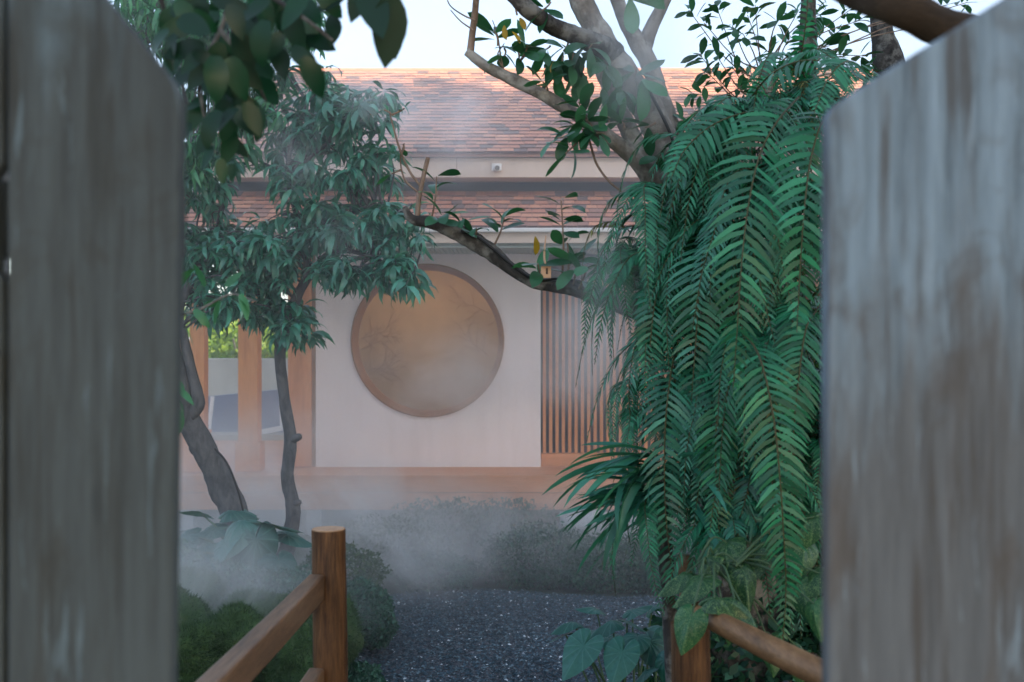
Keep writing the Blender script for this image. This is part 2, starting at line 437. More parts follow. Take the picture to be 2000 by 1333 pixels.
# wall with round opening
mb = MB()
angs = sorted(set([2*PI*k/96 for k in range(96)] + [math.atan2(z-CZc, x-CXc) % (2*PI) for x in (WX0, WX1) for z in (WZ0, WZ1)]))
def rect_hit(a):
    dx, dz = math.cos(a), math.sin(a); t = 1e9
    if dx > 1e-9: t = min(t, (WX1-CXc)/dx)
    if dx < -1e-9: t = min(t, (WX0-CXc)/dx)
    if dz > 1e-9: t = min(t, (WZ1-CZc)/dz)
    if dz < -1e-9: t = min(t, (WZ0-CZc)/dz)
    return CXc+dx*t, CZc+dz*t
na = len(angs); V = []
for yy in (WY, WY+.16):
    for a in angs:
        V.append((CXc+CR*math.cos(a), yy, CZc+CR*math.sin(a)))
    for a in angs:
        x, z = rect_hit(a); V.append((x, yy, z))
f = []
for i in range(na):
    j = (i+1) % na
    f += [(i, na+i, na+j, j), (2*na+j, 3*na+j, 3*na+i, 2*na+i), (na+i, 3*na+i, 3*na+j, na+j), (j, 2*na+j, 2*na+i, i)]
mb.add(V, f); wall = mb.build('wall', M['plaster'], HS, label='white plaster wall with a large round opening')
# ring frame
mb = MB(); prof = [(CR+.004, WY-.035), (CR-.012, WY-.04), (CR-.062, WY+.10), (CR-.066, WY+.17), (CR-.03, WY+.17), (CR+.004, WY+.02)]
K = 128; V = []
for k in range(K):
    a = 2*PI*k/K
    for r, y in prof: V.append((CXc+r*math.cos(a), y, CZc+r*math.sin(a)))
q = len(prof)
mb.add(V, [(k*q+i, k*q+(i+1) % q, ((k+1) % K)*q+(i+1) % q, ((k+1) % K)*q+i) for k in range(K) for i in range(q)])
fr = mb.build('window_frame', M['ringwood'], HS, smooth=False, label='round wooden frame of the moon window')
# gold wall behind, side and ceiling of the alcove
mb = MB(); mb.box(-2.25, .30, 14.35, 14.45, WZ0, 3.40); mb.build('alcove_wall', M['gold'], HS, label='gold ochre wall seen through the round window')
mb = MB(); mb.box(-2.25, .30, 13.37, 14.35, .88, .922); mb.build('alcove_floor', M['cedar_h'], HS)
mb = MB(); mb.box(.20, .30, 13.37, 14.34, WZ0+.001, 3.40); mb.build('alcove_side', M['gold'], HS)
mb = MB(); mb.box(-2.29, .33, 13.37, 14.50, 3.402, 3.43); mb.build('ceiling', M['plaster'], HS)
# painted twigs on the gold wall (flat print, a hair proud)
mb = MB()
def twig2(x, z, a, l, d, w_):
    pts = [(x, 14.343, z)]
    for k in range(4):
        a += random.uniform(-.3, .3); x += math.cos(a)*l/4; z += math.sin(a)*l/4; pts.append((x, 14.343, z))
    tube(mb, pts, [w_, w_*.9, w_*.7, w_*.5, w_*.3], 4, n=8)
    if d > 0:
        for p in pts[1:]:
            for _ in range(2): twig2(p[0], p[2], a+random.uniform(-1, 1), l*.5, d-1, w_*.6)
random.seed(3)
for z0, a0 in ((2.05,.15),(2.25,.6),(1.95,.5),(2.4,.5),(1.85,.3)): twig2(-2.0, z0, a0, .42, 2, .005)
for z0, a0 in ((2.6,.5),(2.2,2.6),(2.75,2.9)): twig2(-.3, z0, a0, .4, 2, .004)
mb.build('painted_branches', mat('faded_brown_ink', (.36,.27,.18), .9)[0], HS, label='faint brown branches painted on the gold wall')['kind'] = 'stuff'
random.seed(11)
# slatted screen right of the wall
mb = MB(); mb.box(.345, 6.5, 13.35, 13.47, .90, 1.065); mb.build('screen_sill', M['cedar_h'], HS, bevel=.004)
mb = MB(); mb.box(.345, 6.5, 13.30, 13.50, 3.13, 3.42); mb.build('screen_header', M['darkwood'], HS, bevel=.004)
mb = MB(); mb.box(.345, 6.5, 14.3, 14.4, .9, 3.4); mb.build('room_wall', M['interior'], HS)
mb = MB(); mb.box(-.018, .018, -.02, .02, 1.067, 3.128); me = mb.mesh('slat', M['cedar'])
x = .385; k = 0
while x < 4.6:
    inst('slat', me, HS, Matrix.Translation((x, 13.41, 0))); x += .0755; k += 1
# columns and posts
def col(x0, x1, y0, y1, z0, z1, m='cedar', nm='column', bev=.006, lab=None):
    mb = MB(); mb.box(x0, x1, y0, y1, z0, z1); return mb.build(nm, M[m], HS, bevel=bev, label=lab)
col(-2.62, -2.345, 13.16, 13.44, .93, 3.42, lab='broad corner post beside the white wall')
col(-2.343, -2.303, 13.19, 13.36, .93, 3.42, 'ringwood', 'trim')
col(-3.085, -2.865, 12.68, 12.90, 1.02, 3.42, lab='middle porch column on a wider foot')
col(-3.115, -2.835, 12.655, 12.925, .93, 1.26, nm='column_foot')
col(-3.63, -3.465, 12.68, 12.86, .93, 3.42, lab='left porch column')
col(5.5, 5.7, 12.68, 12.9, .93, 3.42, lab='right porch column')
col(-4.3, -3.9, 13.1, 13.3, .93, 3.42, lab='far left porch column')
col(-2.345-.25, -2.345, 16.2, 16.45, .93, 3.42, lab='rear porch column')
# deck: planks, fascia boards and piers
mb = MB(); mb.box(-5.5, -2.3, 12.41, 17, .86, .90); mb.box(-2.3, 6.5, 12.41, 13.3, .86, .90); mb.build('deck_base', M['cedar_h'], HS)
mb = MB(); mb.box(-5.5, 6.5, -.055, .055, -.011, .011); plank = mb.mesh('plank', M['cedar_h'])
for k in range(8): inst('plank', plank, HS, Matrix.Translation((0, 12.43+.116*k, .913)))
mb = MB(); mb.box(-5.5, 6.5, 12.385, 12.40, .735, .924); mb.build('fascia_board', M['cedar_h'], HS, bevel=.003)
mb = MB(); mb.box(-5.5, 6.5, 12.378, 12.40, .545, .729); mb.build('fascia_board', M['cedar_h'], HS, bevel=.003)
mb = MB(); mb.box(-3.9, -3.42, 12.60, 12.75, .93, 1.36); mb.build('low_panel', M['cedar'], HS, bevel=.004)
mb = MB(); mb.box(-3.9, -3.40, 12.59, 12.77, 1.36, 1.40); mb.build('panel_cap', M['cedar_h'], HS, bevel=.004)
for x in (-3.6, -2.20, .75, 3.6):
    mb = MB(); mb.box(x-.075, x+.075, 12.45, 12.60, -.05, .545); mb.build('pier', M['stone'], HS, bevel=.01)
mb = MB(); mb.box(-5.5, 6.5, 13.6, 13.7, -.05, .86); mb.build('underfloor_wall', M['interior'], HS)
# lower eave
mb = MB(); mb.box(-5.5, 7.5, 12.0, 12.05, 3.445, 3.585); mb.build('eave_fascia', M['fascia'], HS, bevel=.004)
mb = MB(); mb.box(-5.5, 7.5, 11.93, 11.998, 3.555, 3.60); mb.build('gutter', M['gutter'], HS, bevel=.01)
mb = MB(); mb.box(-5.5, 7.5, 12.052, 13.55, 3.436, 3.45); soff = mb.build('soffit', M['soffit'], HS)
mb = MB(); x = -4.6
while x < 5: mb.box(x, x+.028, 12.06, 13.18, 3.415, 3.435); x += .05
so_ = mb.build('soffit_slats', M['soffit'], HS); so_['kind'] = 'stuff'
mb = MB(); mb.box(-5.5, 7.5, 12.06, 12.16, 3.40, 3.434); mb.build('eave_beam', M['soffit'], HS, bevel=.003)
# band between roofs and upper eave
mb = MB(); mb.box(-3.35, 7.5, 13.0, 13.12, 3.95, 4.50); mb.build('clerestory_band', M['darkpaint'], HS)
mb = MB(); mb.box(-3.47, 7.5, 12.56, 12.62, 4.225, 4.445); mb.build('upper_fascia', M['fascia'], HS, bevel=.004)
for x in (-.62, 1.85, -2.9):
    mb = MB(); mb.box(x, x+.006, 12.557, 12.5605, 4.227, 4.44); mb.build('fascia_joint', M['ringwood'], HS)
mb = MB(); mb.box(-3.47, 7.5, 12.622, 13.0, 4.235, 4.25); mb.build('upper_soffit', M['fascia'], HS)
mb = MB(); mb.box(-3.49, 7.5, 12.53, 12.62, 4.447, 4.475); mb.build('drip_edge', M['darkwood'], HS)
# roofs
PIT = math.tan(math.radians(28)); CP, SP = math.cos(math.radians(28)), math.sin(math.radians(28))
def roof(name, y0, z0, y1, xl0, xl1, xr, label, indiv):
    """front slope from (y0,z0) to y1; left edge runs from xl0 at the eave to xl1 at the top"""
    z1 = z0+(y1-y0)*PIT
    mb = MB()
    mb.add([(xl0,y0,z0),(xr,y0,z0),(xr,y1,z1),(xl1,y1,z1),(xl0,y0,z0-.03),(xr,y0,z0-.03),(xr,y1,z1-.03),(xl1,y1,z1-.03)],
           [(0,1,2,3),(7,6,5,4),(0,4,5,1),(3,7,4,0),(2,6,7,3),(1,5,6,2)])
    r = mb.build(name, SH[2], HS, label=label)
    protos = {}
    st = MB(); expo = .128; rows = int(((y1-y0)/CP)/expo)
    for j in range(rows):
        s0 = j*expo; u = s0/((y1-y0)/CP)
        xl = xl0+(xl1-xl0)*(s0+.05)/((y1-y0)/CP)
        x = xl-random.uniform(0, .02)
        yb, zb = y0-.02+s0*CP, z0+s0*SP
        run = 0; tone = 0
        while x < xr:
            w_ = random.choice((.12,.15,.18))
            if run <= 0: tone = random.choices((0,1,2,3), (42,27,19,12))[0]; run = 1
            run -= 1
            t = random.choice((.021,.025))
            key = (w_, t, tone)
            ang = math.atan(PIT)-.09
            if x < 1.35 and indiv(j, x):
                if key not in protos:
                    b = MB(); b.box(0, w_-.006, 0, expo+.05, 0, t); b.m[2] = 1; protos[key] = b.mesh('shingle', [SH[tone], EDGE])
                inst('shingle', protos[key], r, Matrix.Translation((x, yb, zb+.006)) @ Matrix.Rotation(ang, 4, 'X'))
            else:
                ca, sa = math.cos(ang), math.sin(ang)
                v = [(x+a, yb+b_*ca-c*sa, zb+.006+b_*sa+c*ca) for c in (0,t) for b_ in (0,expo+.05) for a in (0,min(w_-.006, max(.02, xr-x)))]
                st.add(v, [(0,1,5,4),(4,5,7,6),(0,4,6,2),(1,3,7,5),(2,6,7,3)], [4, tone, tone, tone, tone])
            x += w_
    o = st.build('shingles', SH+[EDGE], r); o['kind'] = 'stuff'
    return r
random.seed(21)
cntr = [0]
def ind_low(j, x):
    if cntr[0] < 215 and -3.7 < x: cntr[0] += 1; return True
    return False
def ind_up(j, x):
    if cntr[0] < 295 and x > -3.5 and j < 6: cntr[0] += 1; return True
    return False
rl = roof('lower_roof', 12.0, 3.60, 13.0, -5.0, -4.2, 7.5, 'narrow lower skirt roof of orange and brown shingles', ind_low)
ru = roof('upper_roof', 12.50, 4.475, 15.66, -3.48, -3.19, 7.5, 'upper roof slope of orange and brown shingles', ind_up)
zr = 4.475+3.16*PIT
mb = MB()   # left end plane and rear slope of the upper roof
mb.add([(-3.48,12.5,4.45),(-3.19,15.66,zr-.02),(-3.48,18.82,4.45)], [(0,1,2)])
mb.add([(-3.48,18.82,4.46),(-3.19,15.66,zr-.005),(7.5,15.66,zr-.005),(7.5,18.82,4.46)], [(0,1,2,3)]); mb.build('rear_slope', SH[2], HS)
mb = MB(); tube(mb, [(-3.2,15.67,zr+.01),(7.5,15.67,zr+.01)], .035, 8, n=3); mb.build('ridge_cap', SH[1], HS)
mb = MB(); mb.box(-3.35, -3.23, 13.12, 18.0, 3.45, 4.44); mb.build('gable_wall', M['plaster'], HS)
mb = MB(); mb.box(-2.3, 6.5, 17.4, 17.5, .0, 4.4); mb.build('rear_wall', M['plaster'], HS)
# lamp tucked behind the wall head
t = thing('cove_lamp', 'warm strip lamp hidden above the round window inside the alcove', 'lamp', (-1.0, 13.9, 3.38))
mb = MB(); mb.box(-2.15, .1, 13.42, 13.50, 3.36, 3.399); mb.build('housing', M['white'], t)
mb = MB(); mb.box(-2.12, .07, 13.43, 13.49, 3.349, 3.359); mb.build('tube', M['lamp'], t)
# security camera
c0 = P(970, 329, 12.55)
t = thing('security_camera', 'small white security camera with a dark lens on the cream fascia', 'camera', tuple(c0))
mb = MB(); mb.box(c0.x-.055, c0.x+.055, 12.535, 12.558, c0.z-.03, c0.z+.052); mb.build('mount_plate', M['white'], t, bevel=.006)
mb = MB(); tube(mb, [(c0.x, 12.535, c0.z), (c0.x+.008, 12.44, c0.z-.014)], [.037,.034], 20, n=4); mb.build('housing', M['white'], t, smooth=False)
mb = MB(); tube(mb, [(c0.x+.008, 12.441, c0.z-.014), (c0.x+.0085, 12.432, c0.z-.0142)], [.028,.026], 20, n=3); mb.build('lens', M['lens'], t)
# things behind the porch, left
mb = MB(); mb.box(-12, 1, 20, 20.25, -.1, 2.09); tag(mb.build('garden_wall', M['concrete'], bevel=.01), 'pale rough concrete wall behind the porch columns', 'wall')
t = thing('stair_parapet', 'blue-grey parapet with a white sloping handrail behind the porch', 'parapet', (-3.3, 17.5, 0))
def quadprism(mb, pts, th):
    v = [tuple(p) for p in pts]+[(p[0], p[1]+th, p[2]) for p in pts]
    mb.add(v, [(0,1,2,3),(7,6,5,4),(0,4,5,1),(1,5,6,2),(2,6,7,3),(3,7,4,0)])
Yp = 17.6
mb = MB(); quadprism(mb, [P(330,905,Yp), P(590,905,Yp), P(590,757,Yp), P(300,785,Yp)], .12); mb.build('panel', M['greypanel'], t)
mb = MB(); quadprism(mb, [P(396,872,Yp-.4), P(560,840,Yp-.4), P(560,830,Yp-.4), P(396,860,Yp-.4)], .07); mb.build('handrail', M['white'], t)
mb = MB(); quadprism(mb, [P(402,860,Yp-.35), P(408,860,Yp-.35), P(418,775,Yp-.35), P(411,775,Yp-.35)], .05); mb.build('baluster', M['white'], t)
mb = MB(); quadprism(mb, [P(547,835,Yp-.35), P(551,835,Yp-.35), P(549,790,Yp-.35), P(545,790,Yp-.35)], .05); mb.build('baluster', M['white'], t)
mb = MB(); mb.box(-9, -2.3, 17.02, 19.9, .0, .98); struct(mb.build('rear_terrace', M['concrete']))
mb = MB(); quadprism(mb, [P(400,965,13.0), P(440,965,13.0), P(440,935,13.0), P(400,935,13.0)], .25)
tag(mb.build('planter_box', M['white'], bevel=.006), 'small white box on the deck beside the left porch column', 'planter')

# stones at the right under the deck
def rock(name, c, r, m, label, cat, seed, cuts=3, rough=.28, root=None):
    import bmesh
    bm = bmesh.new(); bmesh.ops.create_icosphere(bm, subdivisions=cuts, radius=1)
    for v in bm.verts:
        n = v.co.normalized(); k = 1+rough*noise.noise(n*1.3+Vector((seed,0,0)))+rough*.4*noise.noise(n*3.6+Vector((0,seed,0)))
        v.co = Vector((n.x*r[0], n.y*r[1], n.z*r[2]))*k
    me = bpy.data.meshes.new(name); bm.to_mesh(me); bm.free(); me.materials.append(m)
    me.polygons.foreach_set('use_smooth', [True]*len(me.polygons))
    o = bpy.data.objects.new(name, me); COL.objects.link(o); o.location = c
    if label: tag(o, label, cat)
    return o
s = P(1145, 985, 11.7); rock('garden_rock', (s.x, 11.7, .52), (.26,.22,.14), M['stone'], 'pale rock beside the deck edge behind the strap leaves', 'rock', 4)
for i, (px, py, Y, wd, lab) in enumerate([(1150,1012,11.9,.30,'upper pale stone step below the right end of the deck'),(1145,1070,11.35,.24,'lower grey stone step nearest the gravel')]):
    p = P(px, py, Y); mb = MB(); mb.box(p.x-wd, p.x+wd*2.4, Y, Y+.45, -.02, p.z)
    tag(mb.build('stone_step', M['stone'], bevel=.02), lab, 'step', 'stone steps to the deck')

# ------------------------------------------------------------------ leaves
def leaf_arr(Ln, W, n=5, droop=.25, fold=.18, prof='lance', twist=0.):
    t = np.linspace(0, 1, n+1)
    if prof == 'lance': wv = np.sin(PI*np.clip(t, .02, 1)**.75)**.9
    elif prof == 'oval': wv = np.sin(PI*np.clip(t, .03, 1)**1.15)**.62
    elif prof == 'ovate': wv = np.sin(PI*np.clip(t, .04, 1)**.8)**.7*(1-.25*t)
    elif prof == 'strap': wv = np.minimum(1, t*5+.35)*(1-t**3)**.8
    else: wv = np.sin(PI*t)
    wv = np.maximum(wv, .015)*W/2
    # curve along the length by bending angle
    ang = -droop*2*t; dx = np.cos(ang); dz = np.sin(ang)
    x = np.concatenate([[0], np.cumsum((dx[1:]+dx[:-1])/2)])*Ln/n
    z = np.concatenate([[0], np.cumsum((dz[1:]+dz[:-1])/2)])*Ln/n
    V = []; 
    for i in range(n+1):
        up = fold*wv[i]
        nx_, nz_ = -math.sin(ang[i]), math.cos(ang[i])
        tw = twist*t[i]
        c, s_ = math.cos(tw), math.sin(tw)
        for sd_ in (-1, 0, 1):
            a = sd_*wv[i]*c; b = (up if sd_ else 0)+sd_*wv[i]*s_
            V.append((x[i]+nx_*b, a, z[i]+nz_*b))
    f = []
    for i in range(n):
        k = i*3
        f += [(k, k+3, k+4, k+1), (k+1, k+4, k+5, k+2)]
    uv = [((j)/2*.999, i/n) for i in range(n+1) for j in range(3)]
    return np.array(V), f, uv
def xf(V, Mx):
    A = np.array(Mx); return V @ A[:3, :3].T + A[:3, 3]
def aim(loc, d, roll=0., up=Vector((0,0,1))):
    """matrix with +X along d, Z as near up as possible"""
    x = Vector(d).normalized(); y = up.cross(x)
    if y.length < 1e-3: y = Vector((0,1,0))
    y.normalize(); z = x.cross(y)
    m = Matrix((x, y, z)).transposed().to_4x4()
    return Matrix.Translation(loc) @ m @ Matrix.Rotation(roll, 4, 'X')

def aimn(loc, d, nrm, roll=0.):
    x = Vector(d).normalized(); z = Vector(nrm); z = (z-x*z.dot(x)).normalized(); y = z.cross(x)
    return Matrix.Translation(loc) @ Matrix((x, y, z)).transposed().to_4x4() @ Matrix.Rotation(roll, 4, 'X')
def leafmesh(name, m, *a, **k):
    b = MB(); v, f, uv = leaf_arr(*a, **k); b.add(v, f, 0, uv); return b.mesh(name, m, smooth=True, uv=True)

def heart_mesh(name, m, Ln, cup=.12, ridges=11, amp=.012, wide=1.0):
    th = np.radians([0,12,28,48,75,105,135,158,172,180]); rr = [1.0,.80,.66,.58,.54,.52,.54,.52,.36,.16]
    K = 56; V = [(0,0,0)]; uv = [(0,0)]; R = 5
    for j in range(1, R+1):
        for k in range(K):
            a = 2*PI*k/K; aa = a if a <= PI else 2*PI-a
            r = float(np.interp(aa, th, rr))*Ln*j/R*.72
            q = j/R
            z = -cup*Ln*q*q*(.6+.8*max(0, math.cos(a))) + amp*math.cos(a*ridges)*q*(1.2-q) + .05*Ln*abs(math.sin(a))*q
            V.append((r*math.cos(a), r*math.sin(a)*wide, z)); uv.append((k/K if k <= K/2 else 1-k/K, q))
    f = [(0, 1+k, 1+(k+1) % K) for k in range(K)]
    f += [(1+(j-1)*K+k, 1+j*K+k, 1+j*K+(k+1) % K, 1+(j-1)*K+(k+1) % K) for j in range(1, R) for k in range(K)]
    b = MB(); b.add(V, f, 0, uv); return b.mesh(name, m, smooth=True, uv=True)

# rosettes of drooping leaves for the mango tree
def rosette(m, n, l0, l1, wd, droop=(.5, 1.1), el=(-.6, .7), nseg=4):
    b = MB()
    for i in range(n):
        az = i*2.4+random.uniform(-.4, .4); e = random.uniform(*el)
        Ln = random.uniform(l0, l1)
        v, f, uv = leaf_arr(Ln, wd*random.uniform(.8, 1.2), nseg, random.uniform(*droop), .2, 'lance', random.uniform(-.5, .5))
        d = Vector((math.cos(az)*math.cos(e), math.sin(az)*math.cos(e), math.sin(e)))
        st = Vector((0,0,random.uniform(-.03,.05)))
        b.add(xf(v, aim(st+d*.015, d, random.uniform(-.5,.5))), f, 0, uv)
    return b.mesh('leaf_cluster', m, smooth=True)
random.seed(5)
RO = [rosette(L['mango'], random.choice((12,14,16)), .13, .25, .042) for _ in range(8)]
RB = [rosette(L['mango_back'], 14, .13, .24, .036, (.7, 1.2), (-1.1, .2)) for _ in range(5)]

def clusters(root, protos, cs, s=(.8,1.2), tilt=.5):
    for c in cs:
        Mx = Matrix.Translation(c) @ Matrix.Rotation(random.uniform(0, 2*PI), 4, 'Z') @ Matrix.Rotation(random.uniform(-tilt, tilt), 4, 'X') @ Matrix.Scale(random.uniform(*s), 4)
        inst('leaf_cluster', random.choice(protos), root, Mx)
def twigs(mb, limbs, cs, r=.006):
    pts = np.concatenate([smoothpath(l, 20) for l in limbs])
    for c in cs:
        c = np.array(c); d = np.linalg.norm(pts-c, axis=1)+np.where(pts[:,2] > c[2]+.05, .35, 0); i = int(d.argmin())
        p = pts[i]; mid = (p+c)/2+np.array([random.uniform(-.06,.06), random.uniform(-.06,.06), .05+.12*d[i]*.3])
        tube(mb, [p, mid, c], [r*1.8, r*1.2, r*.6], 5, n=7, caps=False)

def blobs_px(specs, seed):
    """specs: (px0, py0, px1, py1, count, Y0, Y1) - scatter on ellipses"""
    r = random.Random(seed); res = []
    for x0, y0, x1, y1, n, Y0, Y1 in specs:
        k = 0
        while k < n:
            a, b = r.uniform(-1, 1), r.uniform(-1, 1)
            if a*a+b*b > 1: continue
            res.append(P((x0+x1)/2+a*(x1-x0)/2, (y0+y1)/2+b*(y1-y0)/2, r.uniform(Y0, Y1))); k += 1
    return res

# ---- mango tree, left, two stems
YM = 9.5
root = thing('mango_tree', 'leaning twin-stemmed tree with drooping blue-green leaves before the porch', 'tree', (P(470,1060,YM).x, YM, .5))
t1 = [P(478,1100,YM), P(462,1020,YM), P(430,940,YM), P(392,870,YM-.1), P(362,800,YM-.2), P(340,720,YM-.3), P(300,600,YM-.3), P(290,480,YM-.2), P(340,380,YM)]
mb = MB(); tube(mb, t1, [.135,.118,.11,.10,.095,.09,.08,.06,.03], 16, .26, n=44, freq=5); tr = mb.build('trunk', M['bark_mango'], root, smooth=True, label='thicker stem leaning to the left')
t1b = [P(372,812,YM-.2), P(388,785,YM-.25), P(374,725,YM-.3), P(358,655,YM-.35), P(350,600,YM-.3), P(390,520,YM-.2), P(420,450,YM)]
mb = MB(); tube(mb, t1b, [.06,.055,.04,.036,.04,.03,.018], 10, .2, n=26, freq=9, seed=4); mb.build('limb', M['bark_mango'], root, smooth=True)
t2 = [P(552,1110,YM), P(562,1065,YM), P(573,1000,YM), P(561,930,YM), P(567,860,YM), P(556,780,YM), P(547,700,YM), P(557,640,YM), P(578,585,YM), P(600,530,YM), P(590,460,YM), P(570,380,YM-.1), P(565,300,YM-.2), P(600,200,YM-.3)]
mb = MB(); tube(mb, t2, [.085,.07,.062,.055,.055,.048,.048,.06,.045,.036,.03,.026,.02,.01], 12, .14, n=60, freq=8, seed=2); mb.build('trunk', M['bark_mango'], root, smooth=True, label='slim upright stem')
l3 = [P(578,585,YM), P(630,505,YM), P(680,490,YM-.1), P(740,510,YM-.2), P(810,530,YM-.3)]
l4 = [P(595,480,YM), P(660,430,YM-.1), P(740,400,YM-.2), P(820,430,YM-.3)]
l5 = [P(560,650,YM), P(545,600,YM+.1), P(500,540,YM+.2), P(440,500,YM+.2), P(380,470,YM+.2)]
l6 = [P(568,340,YM-.1), P(640,280,YM-.2), P(720,220,YM-.3), P(770,200,YM-.3)]
for l, r0 in ((l3,.03),(l4,.024),(l5,.026),(l6,.018)):
    mb = MB(); tube(mb, l, np.linspace(r0, r0*.4, len(l)), 8, .15, n=20); mb.build('limb', M['bark_mango'], root, smooth=True)
for px, py, r_ in ((578,855,.05),(578,983,.045),(392,872,.06)):    # stubs where branches were cut
    p = P(px-14, py+5, YM); q_ = P(px+8, py-2, YM-.05); mb = MB(); tube(mb, [p, q_], [r_, r_*.55], 9, .2, n=4); mb.build('pruned_stub', M['bark_mango'], root, smooth=True)
spec = [(500,130,700,290,30,9.0,9.9),(620,150,785,260,22,8.8,9.6),(520,230,730,360,26,9.0,9.9),(640,290,780,380,12,9.0,9.6),
        (520,300,620,400,8,8.9,9.5),(560,385,780,480,34,9.0,9.8),(700,400,850,490,16,8.9,9.5),(350,410,500,500,20,9.1,10),
        (350,470,640,560,42,8.9,9.9),(480,420,620,530,18,8.8,9.6),(620,500,730,560,15,8.9,9.5),(700,500,830,562,17,8.8,9.4),
        (350,530,540,610,24,9.1,10.),(480,580,610,650,15,9.0,9.8),(350,330,400,400,6,9,9.8),(560,650,610,670,2,9.2,9.6),(520,630,600,665,6,9.,9.5),
        (200,350,350,600,30,9.,10.2),(350,280,470,400,16,9.,10.),(360,560,520,640,10,8.9,9.6)]
cs = blobs_px(spec, 3)
mb = MB(); twigs(mb, [t1[5:], t1b[3:], t2[6:], l3, l4, l5, l6], cs); mb.build('twigs', M['bark_mango'], root)['kind'] = 'stuff'
clusters(root, RO, cs)

# ---- tree behind, upper left: hanging leaves against the sky
root = thing('weeping_leaf_tree', 'tall tree at the upper left with long hanging leaves against the sky', 'tree', (-5.2, 11, 0))
tb = [(-5.2,11,0), (-5.1,11,2.2), (-4.9,10.8,4.2), (-4.2,10.5,5.6), (-3.4,10.4,6.2)]
mb = MB(); tube(mb, tb, [.2,.17,.14,.09,.04], 12, .1, n=24); mb.build('trunk', M['bark_mango'], root, smooth=True)
lb = [[(-4.9,10.8,4.2),(-4.2,10.4,4.9),(-3.4,10.2,5.1),(-2.6,10.2,5.2)],[(-4.2,10.5,5.6),(-3.4,10.6,5.8),(-2.2,10.6,5.9)]]
for l in lb:
    mb = MB(); tube(mb, l, np.linspace(.06,.02,len(l)), 8, .1, n=16); mb.build('limb', M['bark_mango'], root, smooth=True)
cs = blobs_px([(190,-60,440,120,70,8.8,10.6),(300,-30,600,150,80,8.8,10.6),(330,110,540,250,34,8.8,10.4),(480,-50,640,90,30,8.8,10.4),(350,240,430,350,20,8.8,10.),(430,180,560,300,16,8.8,10.),
               (100,60,330,330,40,10,11.4)], 8)
mb = MB(); twigs(mb, [tb[2:]]+lb, cs, .005); mb.build('twigs', M['bark_mango'], root)['kind'] = 'stuff'
clusters(root, RB, cs, (.8,1.2), .4)

# ---- right-hand tree: trunk under the ferns, limbs, low branch
YR = 4.7
root = thing('old_fig_tree', 'old grey tree with forked limbs and oblong leaves rising out of the ferns', 'tree', (.98, 4.9, .4))
def tubepart(nm, pts, rad, m, rough=.12, seg=14, n=None, freq=9, sm=True, lab=None, root=root, seed=0):
    mb = MB(); tube(mb, pts, rad, seg, rough, n=n or len(pts)*7, freq=freq, seed=seed); return mb.build(nm, M[m], root, smooth=sm, label=lab)
tubepart('trunk', [P(1450,1500,4.9), P(1445,1200,4.9), P(1440,900,4.9), P(1420,650,4.9), P(1370,460,4.8), P(1315,345,YR)], [.20,.18,.17,.16,.13,.095], 'bark_dark', .15, 18)
tubepart('limb', [P(1330,380,4.75), P(1305,300,YR), P(1265,215,YR), P(1215,140,YR), P(1165,60,YR), P(1120,-30,YR), P(1080,-120,YR)], [.10,.072,.064,.060,.054,.047,.04], 'bark', .2, 16, seed=1)
tubepart('limb', [P(1345,370,4.9), P(1312,270,4.95), P(1290,190,5), P(1265,120,5), P(1245,75,5)], [.08,.056,.042,.038,.040], 'bark', .18, 14, seed=5)
tubepart('limb', [P(1262,110,5), P(1243,80,5), P(1222,40,5), P(1190,-40,5)], [.04,.040,.034,.03], 'bark', .16, 12, seed=6)
tubepart('limb', [P(1256,100,5), P(1270,60,5), P(1300,0,5), P(1325,-50,5)], [.038,.032,.026,.022], 'bark', .08, 10, seed=7)
tubepart('limb', [P(1310,390,YR), P(1275,345,4.6), P(1240,280,4.6), P(1212,220,4.65), P(1190,170,YR), P(1170,120,YR)], [.07,.054,.042,.036,.034,.03], 'bark', .2, 14, seed=8)
bl = [P(1290,362,4.6), P(1235,305,4.55), P(1180,262,4.5), P(1120,222,4.5), P(1060,185,4.5), P(1000,155,4.5), P(950,130,4.5), P(912,101,4.5)]
tubepart('branch', bl, [.05,.036,.03,.027,.026,.025,.022,.020], 'bark', .14, 10, seed=9)
tubepart('branch', [P(918,108,4.5), P(922,70,4.5), P(928,25,4.45), P(932,-30,4.4)], [.017,.014,.013,.012], 'twig', .1, 8)
tubepart('branch', [P(1200,105,YR), P(1150,80,4.5), P(1095,58,4.5), P(1060,40,4.45), P(1020,8,4.4), P(985,-30,4.4)], [.05,.04,.036,.034,.033,.03], 'bark_dark', .2, 12, freq=12)
lowb = [P(1400,640,4.8), P(1300,615,4.7), P(1210,595,4.6), P(1150,570,4.55), P(1095,560,4.5), P(1045,553,4.5), P(1000,525,4.5), P(955,490,4.5), P(915,466,4.5), P(880,450,4.5), P(845,436,4.5), P(805,428,4.5), P(790,405,4.5)]
tubepart('low_branch', lowb, [.06,.05,.042,.038,.030,.022,.026,.034,.036,.030,.028,.02,.012], 'bark_dark', .26, 14, n=90, freq=13, lab='low dark branch winding left across the round window')
tubepart('twig', [P(815,428,4.5), P(818,390,4.5), P(826,350,4.5), P(836,308,4.5)], [.011,.010,.010,.009], 'twig', .1, 7)
tubepart('twig', [P(822,365,4.5), P(800,335,4.5), P(780,290,4.5), P(762,225,4.5)], [.006,.006,.005,.003], 'twig', .1, 6)
tubepart('twig', [P(815,375,4.5), P(790,350,4.5), P(782,310,4.5), P(790,280,4.5)], [.005,.004,.003,.002], 'twig', .1, 5)
tubepart('twig', [P(1150,270,4.5), P(1165,320,4.5), P(1190,355,4.5), P(1215,375,4.5)], [.005,.005,.005,.004], 'twig', .1, 6)
